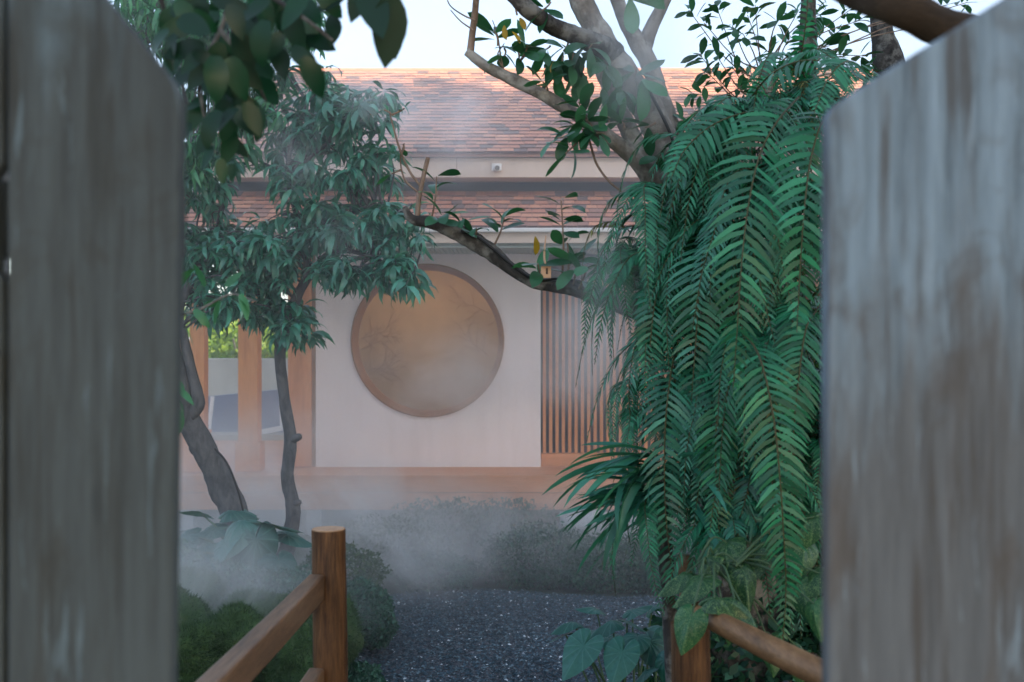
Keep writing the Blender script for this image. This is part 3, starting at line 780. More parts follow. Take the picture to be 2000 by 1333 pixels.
for pts in ([P(985,145,4.5), P(978,110,4.5), P(972,70,4.5), P(962,40,4.5)], [P(1008,158,4.5), P(1015,125,4.5), P(1030,105,4.5)], [P(990,148,4.5),P(972,110,4.5),P(985,85,4.5)],
            [P(928,40,4.45), P(905,30,4.45), P(880,12,4.4), P(870,-10,4.4)], [P(926,60,4.45), P(900,42,4.45), P(880,20,4.45)], [P(1010,30,4.4),P(1000,-10,4.4),P(990,-40,4.4)]):
    tubepart('twig', pts, np.linspace(.004,.002,len(pts)), 'twig', .1, 5)
OV = [leafmesh('leaf', L['oval'], .115, .050, n=6, droop=d, fold=.2, prof='oval', twist=tw) for d, tw in ((.1,.1),(.3,-.2),(-.1,.2),(.5,0))]
OVY = leafmesh('leaf', L['yellow'], .10, .042, n=6, droop=.3, fold=.25, prof='oval')
def whorl(root, c, d, n, s=1., spread=1.0, protos=OV, mats=None, along=.0, nm='leaf', rr=random):
    d = Vector(d).normalized()
    a0 = d.orthogonal().normalized(); b0 = d.cross(a0)
    for i in range(n):
        az = i*2.4+rr.uniform(-.3,.3); sp_ = spread*rr.uniform(.55,1.2)
        k = i/max(1, n-1)
        v = d*math.cos(sp_)+(a0*math.cos(az)+b0*math.sin(az))*math.sin(sp_)
        pos = Vector(c)-d*along*k
        inst(nm, rr.choice(protos), root, aim(pos+v*.008, v, rr.uniform(-.6,.6)) @ Matrix.Scale(s*rr.uniform(.75,1.1), 4))
random.seed(31)
# (tip px, tip py, base px, base py, leaves, scale, spread)
shoots = [(985,425,966,478,7,1.,1.0,4.45),(1096,392,1098,545,6,1.05,1.25,4.45),(1098,430,1098,545,5,1.,1.35,4.45),(1108,475,1108,548,3,.9,1.,4.42),
          (853,345,842,432,5,.9,.9,4.5),(868,420,850,436,6,1.0,1.2,4.45),(1050,515,1052,552,5,1.05,1.3,4.4),(1125,505,1118,560,7,1.05,1.25,4.4),(1145,520,1130,565,4,1.,1.1,4.35),
          (905,430,895,452,4,.9,1.2,4.45),(930,445,925,470,3,.7,1.,4.4),
          (1120,245,1150,262,7,1.05,1.2,4.4),(1105,300,1140,262,5,1.05,1.,4.35),(1130,200,1150,250,6,1.,1.1,4.4),(1165,260,1180,262,6,1.,1.3,4.35),(1210,235,1220,250,5,1.,1.3,4.5),
          (965,60,972,90,7,1.,1.2,4.5),(985,110,985,95,4,1.,1.1,4.5),(1030,90,1015,120,6,.95,1.2,4.45),(1060,100,1075,90,6,1.,1.2,4.5),(1100,100,1110,80,7,1.1,1.2,4.55),(1085,150,1100,110,6,1.05,1.,4.55),
          (1130,150,1140,130,7,1.05,1.2,4.6),(1180,130,1190,120,6,1.1,1.2,4.5),(1240,150,1240,130,5,1.2,1.2,4.6),(1255,160,1250,150,3,1.4,1.,4.5),(1230,0,1230,-30,4,1.3,1.1,4.6),
          (1060,20,1075,5,5,1.,1.2,4.4),(1260,250,1280,240,5,1.,1.2,4.5),(1290,310,1300,300,5,.9,1.3,4.5),(750,215,765,225,2,.5,1.,4.5),(790,212,765,225,2,.4,.8,4.5),(785,300,788,282,2,.5,1.,4.5),(765,340,785,330,2,.6,1.,4.5),
          (1180,215,1190,240,4,1.,1.2,4.5),(1110,130,1120,105,7,1.05,1.2,4.5),(1150,95,1155,80,6,1.,1.2,4.45),(1215,180,1215,170,6,1.,1.2,4.5),(1145,235,1160,255,7,1.05,1.2,4.4),(1090,270,1130,262,5,1.,1.1,4.35),(1010,95,1012,125,4,.9,1.2,4.45),(1060,160,1070,180,5,.95,1.2,4.45)]
for tx, ty, bx, by, n, s_, sp_, Y in shoots:
    tip, bs = P(tx, ty, Y), P(bx, by, 4.5)
    if (tip-bs).length > .03:
        mb = MB(); tube(mb, [bs, (tip+bs)/2+Vector((.006,-.004,0)), tip], [.0045,.0038,.003], 6, n=6); mb.build('twig', M['twig'], root)
    d = (tip-bs); d = d.normalized() if d.length > .01 else Vector((0,0,1))
    whorl(root, tip, d, n, s_, sp_, along=min(.10, (tip-bs).length*.6))
for px, py, d in ((1045,462,(.2,-.1,-1)),(1015,35,(.3,-.4,-.6)),(985,50,(0,-.3,-1)),(1082,118,(-.4,-.3,-.7)),(1000,62,(.5,-.2,-.5))):
    o = inst('leaf', OVY, root, aim(P(px, py, 4.4), d, .5) @ Matrix.Scale(.75 if py > 300 else .6, 4)); o['label'] = 'yellowed hanging leaf'
# cable along the low branch
cb = [p+Vector((0,-.035,.012)) for p in lowb[2:11]]
mb = MB(); tube(mb, [P(1215,612,4.5), P(1190,585,4.5), P(1150,556,4.5), P(1095,545,4.48), P(1045,547,4.46), P(1000,518,4.45), P(965,488,4.45), P(930,462,4.45), P(900,452,4.45)], .006, 8, n=50)
tag(mb.build('black_cable', M['black'], smooth=True), 'thin black cable lying along the low winding branch', 'cable')
mb = MB(); tube(mb, [P(1390,385,4.5), P(1340,330,4.58), P(1300,240,4.6), P(1272,185,4.6), P(1262,160,4.6)], .007, 8, n=24)
tag(mb.build('black_cable', M['black'], smooth=True), 'black cable running up the thick grey limb', 'cable')
mb = MB(); tube(mb, [P(478,1010,9.35), P(462,950,9.35), P(440,900,9.36), P(405,862,9.38), P(385,830,9.3)], .009, 8, n=24)
tag(mb.build('black_cable', M['black'], smooth=True), 'dark cable looped up the leaning trunk', 'cable')
# wooden plaque hanging from the branch
pq = P(1066, 530, 4.42)
t = thing('wooden_plaque', 'small pale wooden tag hanging by a wire beside the low branch', 'tag', tuple(pq))
mb = MB(); mb.box(pq.x-.019, pq.x+.021, 4.415, 4.423, pq.z-.028, pq.z+.022); mb.build('board', mat('pale_wood', (.62,.38,.24), .6)[0], t, bevel=.003)
mb = MB(); mb.box(pq.x+.0, pq.x+.008, 4.4125, 4.4145, pq.z-.012, pq.z+.012); mb.build('slot', M['darkwood'], t)
mb = MB(); tube(mb, [(pq.x, 4.419, pq.z+.02), (pq.x-.006, 4.419, pq.z+.06), (pq.x, 4.42, pq.z+.14)], [.004,.005,.003], 6, n=8); mb.build('hanger', mat('pale_wood_pin', (.55,.36,.25), .6)[0], t)

# ------------------------------------------------------------------ ferns
def frond(m, path, Lp, spacing=.03, wpin=.017, n=None, nrm=(0,-1,.25), asym=1., prof=None, seed=0, off=(0,0,0), fwd=.42, droopp=.35):
    r = random.Random(seed)
    length = sum((Vector(path[i+1])-Vector(path[i])).length for i in range(len(path)-1))
    k = max(12, int(length/spacing))
    c = smoothpath(path, k+1)
    b = MB(); tube(b, [tuple(q) for q in c[::3]]+[tuple(c[-1])], list(np.linspace(.0042,.0012,len(c[::3])+1)), 5, n=k, caps=False, m=1)
    nv = Vector(nrm).normalized()
    for i in range(1, k+1):
        t = i/k
        T = Vector(c[min(i+1, k)]-c[i-1]).normalized()
        S = T.cross(nv)
        if S.length < .2: S = T.cross(Vector((0,0,1)))
        S.normalize(); Nn = S.cross(T).normalized()
        w_ = (min(1, .25+t*4.5)*(1-max(0, t-.35)/.65)**.75)+.04 if prof is None else prof(t)
        for sd_ in (-1, 1):
            if r.random() < .025: continue
            Ln = Lp*w_*r.uniform(.88,1.08)*(asym if sd_ > 0 else 1)
            if Ln < .006: continue
            fw = fwd+r.uniform(-.09,.09)
            d = (S*sd_*math.cos(fw)+T*math.sin(fw)+Nn*r.uniform(-.12,.16)).normalized()
            wd = wpin*(.45+.55*min(1, w_*1.1))*r.uniform(.9,1.1)
            base = Vector(c[i])+T*(0 if sd_ > 0 else spacing*.4)
            wdir = (T*.9+Nn*r.uniform(-.35,.35)).normalized()
            wdir = (wdir-d*wdir.dot(d)).normalized()
            V = []
            g = Vector((0,0,-1))
            for u, ww in ((0,.55),(.35,1.),(.72,.72),(1,.04)):
                q = base+d*Ln*u+(g*droopp*u*u+T*.10*u*u)*Ln
                V += [tuple(q-wdir*wd*ww*.5), tuple(q+wdir*wd*ww*.5)]
            b.add(V, [(0,2,3,1),(2,4,5,3),(4,6,7,5)], 0)
    return b, m
def frond_mesh(*a, **k):
    b, m = frond(*a, **k); return b.mesh('frond', [m, M['rachis']])
FV = []
for i, Ln in enumerate((.55,.7,.85,1.0,.62,.8)):
    q = [(0,0,0),(.12*Ln,0,.09*Ln),(.27*Ln,.0,.07*Ln),(.38*Ln,.02,-.06*Ln),(.44*Ln,.02,-.28*Ln),(.46*Ln,.03,-.55*Ln)]
    FV.append(frond_mesh(L['fern'] if i % 2 else L['fern2'], q, .098*(.8+.3*Ln), .0205, .0150, nrm=(1,0,.45), seed=i, fwd=.58))
L['dead'] = leafmat('withered_frond', (.16,.10,.03), (.34,.25,.09), .7, .2)
FD = frond_mesh(L['dead'], [(0,0,0),(.08,0,.05),(.19,.0,.03),(.25,.02,-.06),(.27,.02,-.22),(.27,.03,-.42)], .06, .03, .012, nrm=(1,0,.45), seed=50, droopp=.8)
def clump(c, n, az, s, label, tilt=.25):
    root = thing('fern', label, 'fern', tuple(c), 'ferns growing on the old tree')
    for i in range(n):
        a = random.uniform(*az); p = Vector(c)+Vector((random.uniform(-.07,.07), random.uniform(-.05,.06), random.uniform(-.10,.10)))
        inst('frond', random.choice(FV) if random.random() > .035 else FD, root, Matrix.Translation(p) @ Matrix.Rotation(a, 4, 'Z') @ Matrix.Rotation(random.uniform(-tilt, tilt), 4, 'Y') @ Matrix.Rotation(random.uniform(-.3,.3), 4, 'X') @ Matrix.Scale(random.uniform(*s), 4))
    return root
random.seed(77)
AZ = (-PI*1.02, .1)     # outward: from left (-X) through the viewer (-Y) to the right
clump(P(1370,330,4.4), 24, (-PI*1.1,-.6), (.55,.85), 'fern arching left at the very top of the old trunk')
clump(P(1480,250,4.3), 26, AZ, (.6,1.0), 'fern crowning the trunk under the small-leaved shrub')
clump(P(1590,190,4.3), 20, AZ, (.5,.9), 'fern beside the slanted top of the right gate board')
clump(P(1300,430,4.4), 24, (-PI*1.1,-.4), (.5,.8), 'fern on the left flank of the trunk level with the white eave')
clump(P(1310,560,4.4), 26, (-PI*1.1,-.3), (.5,.85), 'fern just above the end of the low branch')
clump(P(1420,520,4.25), 26, AZ, (.6,.95), 'fern in the middle of the trunk behind the long hanging frond')
clump(P(1330,690,4.4), 24, (-PI*1.1,-.3), (.5,.85), 'fern on the left flank beside the lattice screen')
clump(P(1450,720,4.2), 26, AZ, (.6,.95), 'fern at mid height in the thick of the curtain')
clump(P(1560,640,4.1), 20, AZ, (.6,.9), 'fern against the edge of the right gate board')
clump(P(1370,860,4.3), 22, AZ, (.5,.85), 'fern above the strap-leaved plant')
clump(P(1480,930,4.1), 22, AZ, (.6,.9), 'fern low on the trunk above the log railing')
clump(P(1600,850,4.1), 14, AZ, (.5,.8), 'fern low beside the right gate board')
clump(P(1540,400,4.15), 24, AZ, (.6,.95), 'fern behind the long hanging frond near the gate board')
clump(P(1500,470,4.4), 24, AZ, (.7,1.0), 'dark fern packed deepest behind the long hanging frond')
clump(P(1250,500,4.45), 16, (-PI*1.1,-.5), (.45,.7), 'fern forming the leftmost edge of the curtain above the branch end')
clump(P(1400,380,4.5), 22, AZ, (.6,.9), 'fern just below the crown on the left shoulder')
clump(P(1560,800,4.4), 22, AZ, (.7,1.0), 'dark fern deep in the lower right of the curtain')
clump(P(1330,960,4.25), 22, (-PI*1.1,-.3), (.5,.8), 'fern low on the left side just above the slim post')
clump(P(1440,1010,4.05), 20, AZ, (.5,.75), 'lowest fern above the variegated vine')
clump(P(1285,790,4.4), 18, (-PI*1.1,-.5), (.45,.7), 'fern on the left edge right above the strap leaves')
root = thing('sword_fern', 'giant sword fern with long hanging herringbone fronds in front of the trunk', 'fern', tuple(P(1520,230,3.9)))
def bigfrond(pts, Y, Lp, seed, sp_=.036, wp=.024, nrm=(0,-1,.2), asym=1., m='fern', fwd=.35):
    path = [P(x, y, Y+dy) for x, y, dy in pts]
    b, mm = frond(L[m], path, Lp, sp_, wp, seed=seed, nrm=nrm, asym=asym, fwd=fwd)
    return b.build('frond', [mm, M['rachis']], root)
bigfrond([(1560,190,.3),(1520,235,.1),(1485,300,0),(1462,400,-.1),(1448,520,-.15),(1440,640,-.15),(1432,760,-.1)], 3.7, .165, 1, .031, .020)
bigfrond([(1640,200,.3),(1605,240,.1),(1582,320,0),(1570,420,-.1),(1562,540,-.1),(1556,650,-.1)], 3.6, .13, 2)
bigfrond([(1440,640,.4),(1480,690,.1),(1508,800,0),(1522,920,-.05),(1530,1040,-.05),(1535,1150,0),(1528,1262,0)], 3.6, .115, 3, .025, .016)
bigfrond([(1560,210,.4),(1480,215,.2),(1400,240,.1),(1340,290,.05),(1310,350,0)], 3.9, .13, 4, .034, .022, nrm=(-.2,-.9,.5))
bigfrond([(1420,420,.5),(1385,450,.2),(1368,540,0),(1360,650,0),(1352,760,0),(1345,860,.05)], 4.0, .13, 5, .03, .018, m='fern2')
bigfrond([(1330,500,.4),(1300,520,.2),(1278,600,0),(1268,700,0),(1262,790,0)], 4.1, .10, 6, .024, .015, m='fern2')
bigfrond([(1380,650,.5),(1325,680,.2),(1305,770,0),(1298,880,0),(1300,1000,0),(1312,1120,0),(1318,1190,.05)], 4.0, .11, 7, .028, .016, m='fern2')
bigfrond([(1450,640,.5),(1420,690,.2),(1402,790,0),(1398,900,0),(1402,1010,0),(1412,1100,0)], 3.9, .105, 8, .024, .015)
bigfrond([(1600,600,.4),(1575,640,.1),(1560,740,0),(1550,850,0),(1546,980,0)], 3.7, .10, 9, .024, .015)
bigfrond([(1470,190,.4),(1500,150,.2),(1560,120,.1),(1620,125,0),(1690,160,-.1)], 3.7, .11, 10, .03, .018, nrm=(.1,-.8,.6))
bigfrond([(1545,200,.3),(1560,130,.2),(1572,60,.1),(1580,-20,.1)], 4.2, .07, 11, .022, .018, m='fern')
bigfrond([(1700,150,.4),(1660,120,.1),(1620,150,0),(1590,220,-.1)], 3.6, .10, 12, .026, .016, nrm=(-.2,-.8,.5))

# green stem wrapped in fern at the top right
t = thing('fern_clad_stem', 'thin dark upright stem wrapped in small fern leaves at the top right', 'tree', tuple(P(1578,300,4.5)))
mb = MB(); tube(mb, [P(1578,330,4.5), P(1576,200,4.5), P(1578,100,4.5), P(1580,-60,4.5)], [.035,.032,.034,.03], 10, .15, n=24); mb.build('trunk', M['bark_dark'], t, smooth=True)
SF = leafmesh('leaf', L['fern'], .07, .018, n=4, droop=.5, fold=.1, prof='lance')
for i in range(60):
    y = -50+i*5.5; a = random.uniform(-PI, 0)
    d = Vector((math.cos(a), math.sin(a), -.4)); inst('leaf', SF, t, aim(P(1578+random.uniform(-6,6), y, 4.48)+d*.02, d))

# ---- small-leaved shrub, top right
root = thing('small_leaved_shrub', 'thin-twigged shrub with small glossy leaves above the ferns', 'shrub', tuple(P(1500,330,5.)))
SL = [leafmesh('leaf', L['oval'], .062, .027, n=4, droop=d, fold=.2, prof='oval') for d in (.1,.4)]
mb = MB(); tube(mb, [P(1510,330,5), P(1500,230,5), P(1498,160,5), P(1496,120,5)], [.035,.03,.026,.02], 9, .2, n=14); mb.build('trunk', M['bark'], root, smooth=True)
random.seed(12)
tips = [(1345,20),(1375,45),(1400,15),(1430,50),(1460,30),(1365,105),(1380,140),(1400,110),(1405,160),(1430,130),(1350,185),(1375,200),(1330,235),(1450,65),(1475,10),(1520,40),(1545,70),(1600,30),(1640,60),(1680,40),(1650,110),(1620,90),(1560,20),
        (1440,175),(1460,150),(1480,190),(1520,200),(1560,180),(1600,150),(1640,170),(1660,20),(1690,110),(1500,100),(1340,240),(1420,215),(1460,220),(1500,240),(1550,230),(1600,230),(1650,200),(1690,180),(1700,140),(1620,190),(1580,200),(1850,10),(1890,5),(1830,25),(1880,40)]
hub = P(1498,190,5.)
for tx, ty in tips:
    p = P(tx, ty, random.uniform(4.7, 5.2)); h_ = hub+Vector((random.uniform(-.03,.03), 0, random.uniform(-.15,.15)))
    mid = (p+h_)/2+Vector((0, 0, -.06 if tx < 1450 else .05))
    mb = MB(); tube(mb, [h_, mid, p], [.005,.003,.0018], 5, n=8, caps=False); mb.build('twig', M['twig'], root)
    whorl(root, p, p-mid, random.choice((6,7,8)), random.uniform(1.05,1.6), 1.2, SL, along=.05)

# ---- dark branch top right (near) and mossy trunk behind it
root = thing('overhead_branch', 'thick dark brown bough crossing the top right corner above the gate board', 'branch', tuple(P(1780,20,2.2)))
mb = MB(); tube(mb, [P(1600,-60,2.3), P(1690,-15,2.25), P(1740,8,2.2), P(1800,35,2.2), P(1870,62,2.2), P(1980,95,2.2), P(2150,160,2.2)], [.04,.04,.038,.040,.036,.036,.04], 12, .15, n=30, freq=16)
mb.build('bough', M['twig'] if False else wood('brown_bough_bark', [(.3,(.014,.009,.005)),(.7,(.05,.033,.018))], (6,20,20), .8, .006), root, smooth=True)
mb = MB(); tube(mb, [P(1760,420,5.2), P(1745,200,5.2), P(1735,120,5.2), P(1722,60,5.2), P(1715,-40,5.2)], [.09,.08,.075,.05,.045], 12, .15, n=20)
tag(mb.build('mossy_tree', M['bark_dark'], smooth=True), 'short mossy grey trunk seen beneath the overhead bough', 'tree')

# ---- strap-leaved plant
root = thing('strap_leaved_plant', 'fan of long narrow strap leaves arching left from the foot of the ferns', 'plant', tuple(P(1300,930,4.15)))
random.seed(9)
STR = [leafmesh('leaf', L['strap'], ln, .036, n=9, droop=d, fold=.3, prof='strap', twist=tw) for ln, d, tw in ((.46,.36,.9),(.40,.25,-.8),(.50,.45,1.2),(.36,.2,.6),(.44,.55,-1.1))]
for i in range(66):
    a = random.uniform(PI*.88, PI*1.28) if i < 56 else random.uniform(PI*1.2, PI*1.9)
    e = random.uniform(-.55, .50)
    d = Vector((math.cos(a)*math.cos(e), math.sin(a)*math.cos(e)*.8, math.sin(e)))
    b = P(random.uniform(1265,1305), random.uniform(880,1000), 4.12)
    inst('leaf', random.choice(STR), root, aim(b, d, random.uniform(-.5,.5)) @ Matrix.Scale(random.uniform(.62,.98), 4))
mb = MB(); tube(mb, [P(1320,1400,4.25), P(1305,1150,4.2), P(1292,930,4.15)], [.03,.028,.03], 9, .2, n=16); mb.build('stem', M['bark_dark'], root, smooth=True)

# ---- heart-leaved plants
HM = [heart_mesh('leaf', L['ear'], 1., cup=c, amp=.022, wide=wd) for c, wd in ((.16,1.),(.3,.9),(.08,.95))]
PM = [heart_mesh('leaf', L['pothos'], 1., cup=c, ridges=9, amp=.02, wide=wd) for c, wd in ((.25,.9),(.35,.8))]
def ears(name, label, cat, base, leaves, protos, group=None, stemr=.005):
    root = thing(name, label, cat, tuple(base), group)
    for px, py, Y, size, az, pitch in leaves:
        p = P(px, py, Y)
        d = Vector((math.cos(az)*math.cos(pitch), math.sin(az)*math.cos(pitch), math.sin(pitch)))
        Mx = aim(p, d, random.uniform(-.4,.4)) @ Matrix.Scale(size*(.88 if cat != 'plant' or Y < 6 else 1), 4)
        o = inst('leaf', random.choice(protos), root, Mx)
        b = Vector(base)+Vector((random.uniform(-.06,.06), random.uniform(-.06,.06), 0))
        mb = MB(); tube(mb, [b, (b+p)/2+Vector((0,0,.06*size*4)), p], [stemr*1.5, stemr, stemr*.7], 6, n=9, caps=False); mb.build('stalk', M['stem'], root)
random.seed(14)
D = math.radians
ears('heart_leaved_plant', 'plant with large ribbed heart-shaped leaves at the bottom beside the right log post', 'plant', (P(1240,1400,4.6).x, 4.6, gz(.5,4.6)),
     [(1140,1262,4.25,.24,D(215),-.75),(1215,1275,4.2,.215,D(235),-.85),(1120,1215,4.5,.15,D(200),.15),(1165,1190,4.7,.15,D(200),.35),
      (1195,1215,4.6,.17,D(190),-.1),(1235,1195,4.7,.15,D(20),.5),(1225,1215,4.5,.15,D(330),-.2),(1275,1185,4.8,.14,D(20),.45),(1290,1225,4.6,.16,D(330),-.3),
      (1270,1255,4.4,.2,D(300),-.7),(1245,1245,4.4,.16,D(260),-.3),(1190,1250,4.5,.18,D(10),-.3),(1105,1240,4.5,.12,D(180),-.3),(1300,1290,4.3,.18,D(260),-.9),(1265,1310,4.3,.13,D(200),-.4),(1155,1235,4.7,.16,D(30),.1),(1210,1240,4.8,.17,D(10),-.2)], HM)
ears('heart_leaved_plant', 'misty plant with big pale heart-shaped leaves at the foot of the leaning trunk', 'plant', (P(480,1150,8.9).x, 8.9, .55),
     [(500,1055,8.7,.52,D(268),-1.15),(470,1020,8.8,.42,D(250),-.3),(440,1065,8.7,.44,D(225),-.7),(395,1075,8.8,.40,D(230),-.8),(545,1095,8.7,.46,D(290),-.75),
      (520,1025,8.9,.42,D(10),-.1),(415,1035,9.,.36,D(190),-.2),(395,1005,9.1,.3,D(170),.2),(450,1000,9.1,.3,D(20),.2),(560,1045,9.,.34,D(0),-.1),(365,1045,8.8,.36,D(200),-.4),(350,1085,8.6,.38,D(250),-.8),(475,1010,9.2,.3,D(100),.3)], HM, stemr=.009)
ears('variegated_vine', 'vine with variegated cream and green leaves draped over the right log post', 'vine', tuple(P(1400,1100,3.75)),
     [(1350,1205,3.42,.17,D(235),-.8),(1395,1170,3.45,.17,D(350),.1),(1435,1170,3.5,.16,D(330),-.25),(1370,1130,3.6,.19,D(200),-.3),(1415,1200,3.5,.14,D(240),-1.1),
      (1450,1110,3.7,.19,D(280),-.6),(1380,1090,3.7,.18,D(220),-.5),(1460,1200,3.6,.14,D(300),-.8),(1340,1120,3.7,.16,D(190),-.1),(1560,1140,3.7,.18,D(280),-.6),(1590,1180,3.6,.16,D(250),-.7),(1570,1060,3.8,.2,D(260),-.5),(1480,1070,3.8,.18,D(230),-.6),(1420,1060,3.8,.2,D(250),-.4),(1590,1010,3.8,.2,D(200),-.4),
      (1500,1250,3.7,.16,D(250),-.8),(1560,1270,3.7,.16,D(300),-.8),(1600,1120,3.7,.17,D(200),-.5)], PM, stemr=.004)
# dark undergrowth right, behind the railing
def leafcloud(mb, c, r, n, size, seed, shell=.55, m=0, aspect=2.):
    g = np.random.default_rng(seed)
    d = g.normal(size=(n,3)); d /= np.linalg.norm(d, axis=1)[:,None]
    lump = np.array([1+.22*noise.noise(Vector(q)*2.3+Vector((seed*1.7,0,0)))+.12*noise.noise(Vector(q)*6.+Vector((0,seed,0))) for q in d])
    rad = (shell+(1-shell)*g.random(n)**.6)*lump
    p = np.array(c)+d*rad[:,None]*np.array(r)
    a = g.normal(size=(n,3))+d*.4; a /= np.linalg.norm(a, axis=1)[:,None]
    b = np.cross(a, g.normal(size=(n,3))); b /= np.linalg.norm(b, axis=1)[:,None]
    s = size*(.6+.8*g.random(n))[:,None]
    v = np.stack([p-a*s, p+b*s/aspect, p+a*s, p-b*s/aspect], 1).reshape(-1,3)
    mb.add(v, [(4*i,4*i+1,4*i+2,4*i+3) for i in range(n)], m)
def bush(name, c, r, n, size, label, seed, m='shrub', group=None, cat='shrub', core=True):
    root = thing(name, label, cat, (c[0], c[1], c[2]-r[2]), group)
    mb = MB(); leafcloud(mb, c, r, n, size, seed); o = mb.build('foliage', L[m], root); o['kind'] = 'stuff'
    if core:
        mb = MB()
        for k in range(7):
            a = k*2.4; q = (c[0]+math.cos(a)*r[0]*.6, c[1]+math.sin(a)*r[1]*.6, c[2]+r[2]*.4)
            tube(mb, [(c[0], c[1], c[2]-r[2]), ((c[0]+q[0])/2, (c[1]+q[1])/2, c[2]-.2*r[2]), q], [.02,.012,.006], 5, n=6)
        mb.build('stems', M['bark_dark'], root)
    return root
bush('undergrowth_shrub', tuple(P(1520,1330,4.9)), (.62,.4,.42), 5200, .028, 'dark leafy undergrowth behind the slanting log rail', 3, 'shrub')
bush('undergrowth_shrub', tuple(P(1540,900,5.2)), (.42,.35,.9), 6500, .028, 'dark shrub filling the shade behind the ferns', 4, 'dark')
# wooden fence behind the ferns at the right
t = thing('board_fence', 'dark brown board fence glimpsed behind the ferns on the right', 'fence', (2.6, 7.0, 0))
for k in range(16):
    mb = MB(); x = 1.72+k*.145; mb.box(x, x+.135, 7.0, 7.03, .0, 2.72+.02*random.random()); mb.build('board', M['darkwood'], t, bevel=.003)
mb = MB(); mb.box(1.70, 4.05, 7.032, 7.09, 2.3, 2.4); mb.box(1.70, 4.05, 7.032, 7.09, .7, .8); mb.build('rail', M['darkwood'], t)

# ------------------------------------------------------------------ clipped shrubs and mossy mounds
SG = 'clipped shrubs along the far edge of the gravel'
for i, (px, py, Y, rx, rz, m, lab, n) in enumerate([
    (760,1100,11.4,.75,.36,'shrub2','low olive shrub left of centre under the deck, deep in mist',5200),
    (880,1105,11.9,.70,.42,'shrub2','rounded olive shrub beneath the middle of the deck',5200),
    (985,1085,12.0,.62,.40,'shrub','dark rounded shrub furthest back below the deck',4200),
    (1060,1110,11.1,.62,.33,'shrub','blue-green clipped shrub bulging over the gravel edge',7000),
    (1190,1125,10.95,.62,.28,'shrub','clipped shrub right of centre in front of the stone steps',6500),
    (1310,1125,10.9,.6,.36,'shrub','clipped shrub at the right end of the row near the ferns',5000),
    (840,1140,10.95,.5,.20,'shrub','flat ground-hugging shrub at the back corner of the gravel',4200)]):
    p = P(px, py, Y); bush('clipped_shrub', (p.x, Y, max(p.z, rz*.8)), (rx, .42, rz), n, .021, lab, 20+i, m, SG)
for i, (px, py, Y, rx, ry, rz, m, lab, n) in enumerate([
    (700,1195,8.8,.26,.4,.24,'shrub','soft green shrub just right of the left log post',6500),
    (665,1125,9.6,.40,.4,.26,'shrub2','olive-topped shrub behind the left log post',5500),
    (735,1225,8.5,.15,.22,.15,'shrub','small dark shrub spilling onto the gravel',4000),
    (690,1335,7.3,.20,.3,.10,'shrub','low fringe of green leaves at the bottom edge beside the log post',4500),
    (430,1155,8.3,.5,.35,.2,'shrub','leafy shrub below the big heart leaves',4500),
    (570,1170,8.2,.36,.35,.22,'shrub','shaded shrub under the upper rail of the left railing',5000),
    (345,1120,8.2,.2,.3,.22,'shrub','ferny shrub beside the edge of the left gate board',3800)]):
    p = P(px, py, Y); bush('low_shrub', (p.x, Y, p.z), (rx, ry, rz), n, .018, lab, 40+i, m, 'shrubs on the left bank')
def mossmat():
    m, nt, b = mat('moss', (.05,.09,.03), .95)
    a = noi(nt, coords(nt, (1,1,1)), 5, 6, .7); f = noi(nt, coords(nt, (1,1,1)), 60, 4, .7)
    c = ramp(nt, a, [(.3, (.018,.045,.016)), (.55, (.04,.085,.028)), (.75, (.075,.10,.04))])
    nt.links.new(c, b.inputs['Base Color']); bump(nt, b, f, .02, .9); return m
M['moss'] = mossmat()
for i, (px, py, Y, rx, ry, rz, lab) in enumerate([
    (375,1170,7.6,.24,.25,.14,'moss mound touching the left gate board, uppermost of the mounds'),
    (455,1262,6.6,.22,.25,.15,'rounded mossy mound left of the rail, bright green rim'),
    (372,1295,6.3,.17,.2,.15,'dark mossy mound in the bottom left corner by the gate board'),
    (575,1290,6.7,.20,.25,.17,'shaded mossy mound between the two rails of the left railing'),
    (500,1225,7.5,.34,.3,.16,'wide mossy mound in mist above the railing'),
    (345,1250,6.9,.25,.3,.22,'small mossy mound half hidden by the left gate board'),
    (620,1245,7.3,.28,.3,.20,'mossy mound directly behind the left log post')]):
    p = P(px, py, Y)
    o = rock('mossy_mound', (p.x, Y, p.z-.0), (rx, ry, rz*1.4), M['moss'], lab, 'mound', i*3.3, 4, .3)
    o['group'] = 'mossy mounds on the left bank'
    me = o.data; co = np.array([v.co[:] for v in me.vertices]); no = np.array([v.normal[:] for v in me.vertices])
    g = np.random.default_rng(i); tri = np.array([list(q.vertices) for q in me.polygons])
    k = 9000; ti = g.integers(0, len(tri), k); w_ = g.dirichlet((1,1,1), k)
    p_ = (co[tri[ti]]*w_[:,:,None]).sum(1); n_ = (no[tri[ti]]*w_[:,:,None]).sum(1)
    tip = p_+(n_+g.normal(size=(k,3))*.45)*(.012+.018*g.random((k,1)))
    sd_ = np.cross(n_, g.normal(size=(k,3))); sd_ /= np.linalg.norm(sd_, axis=1)[:,None]
    v = np.stack([p_-sd_*.0022, p_+sd_*.0022, tip], 1).reshape(-1,3)
    mb = MB(); mb.add(v, [(3*j,3*j+1,3*j+2) for j in range(k)])
    me2 = mb.mesh('moss_blades', L['moss']); o2 = bpy.data.objects.new('moss_blades', me2); COL.objects.link(o2); o2.parent = o; o2['kind'] = 'stuff'

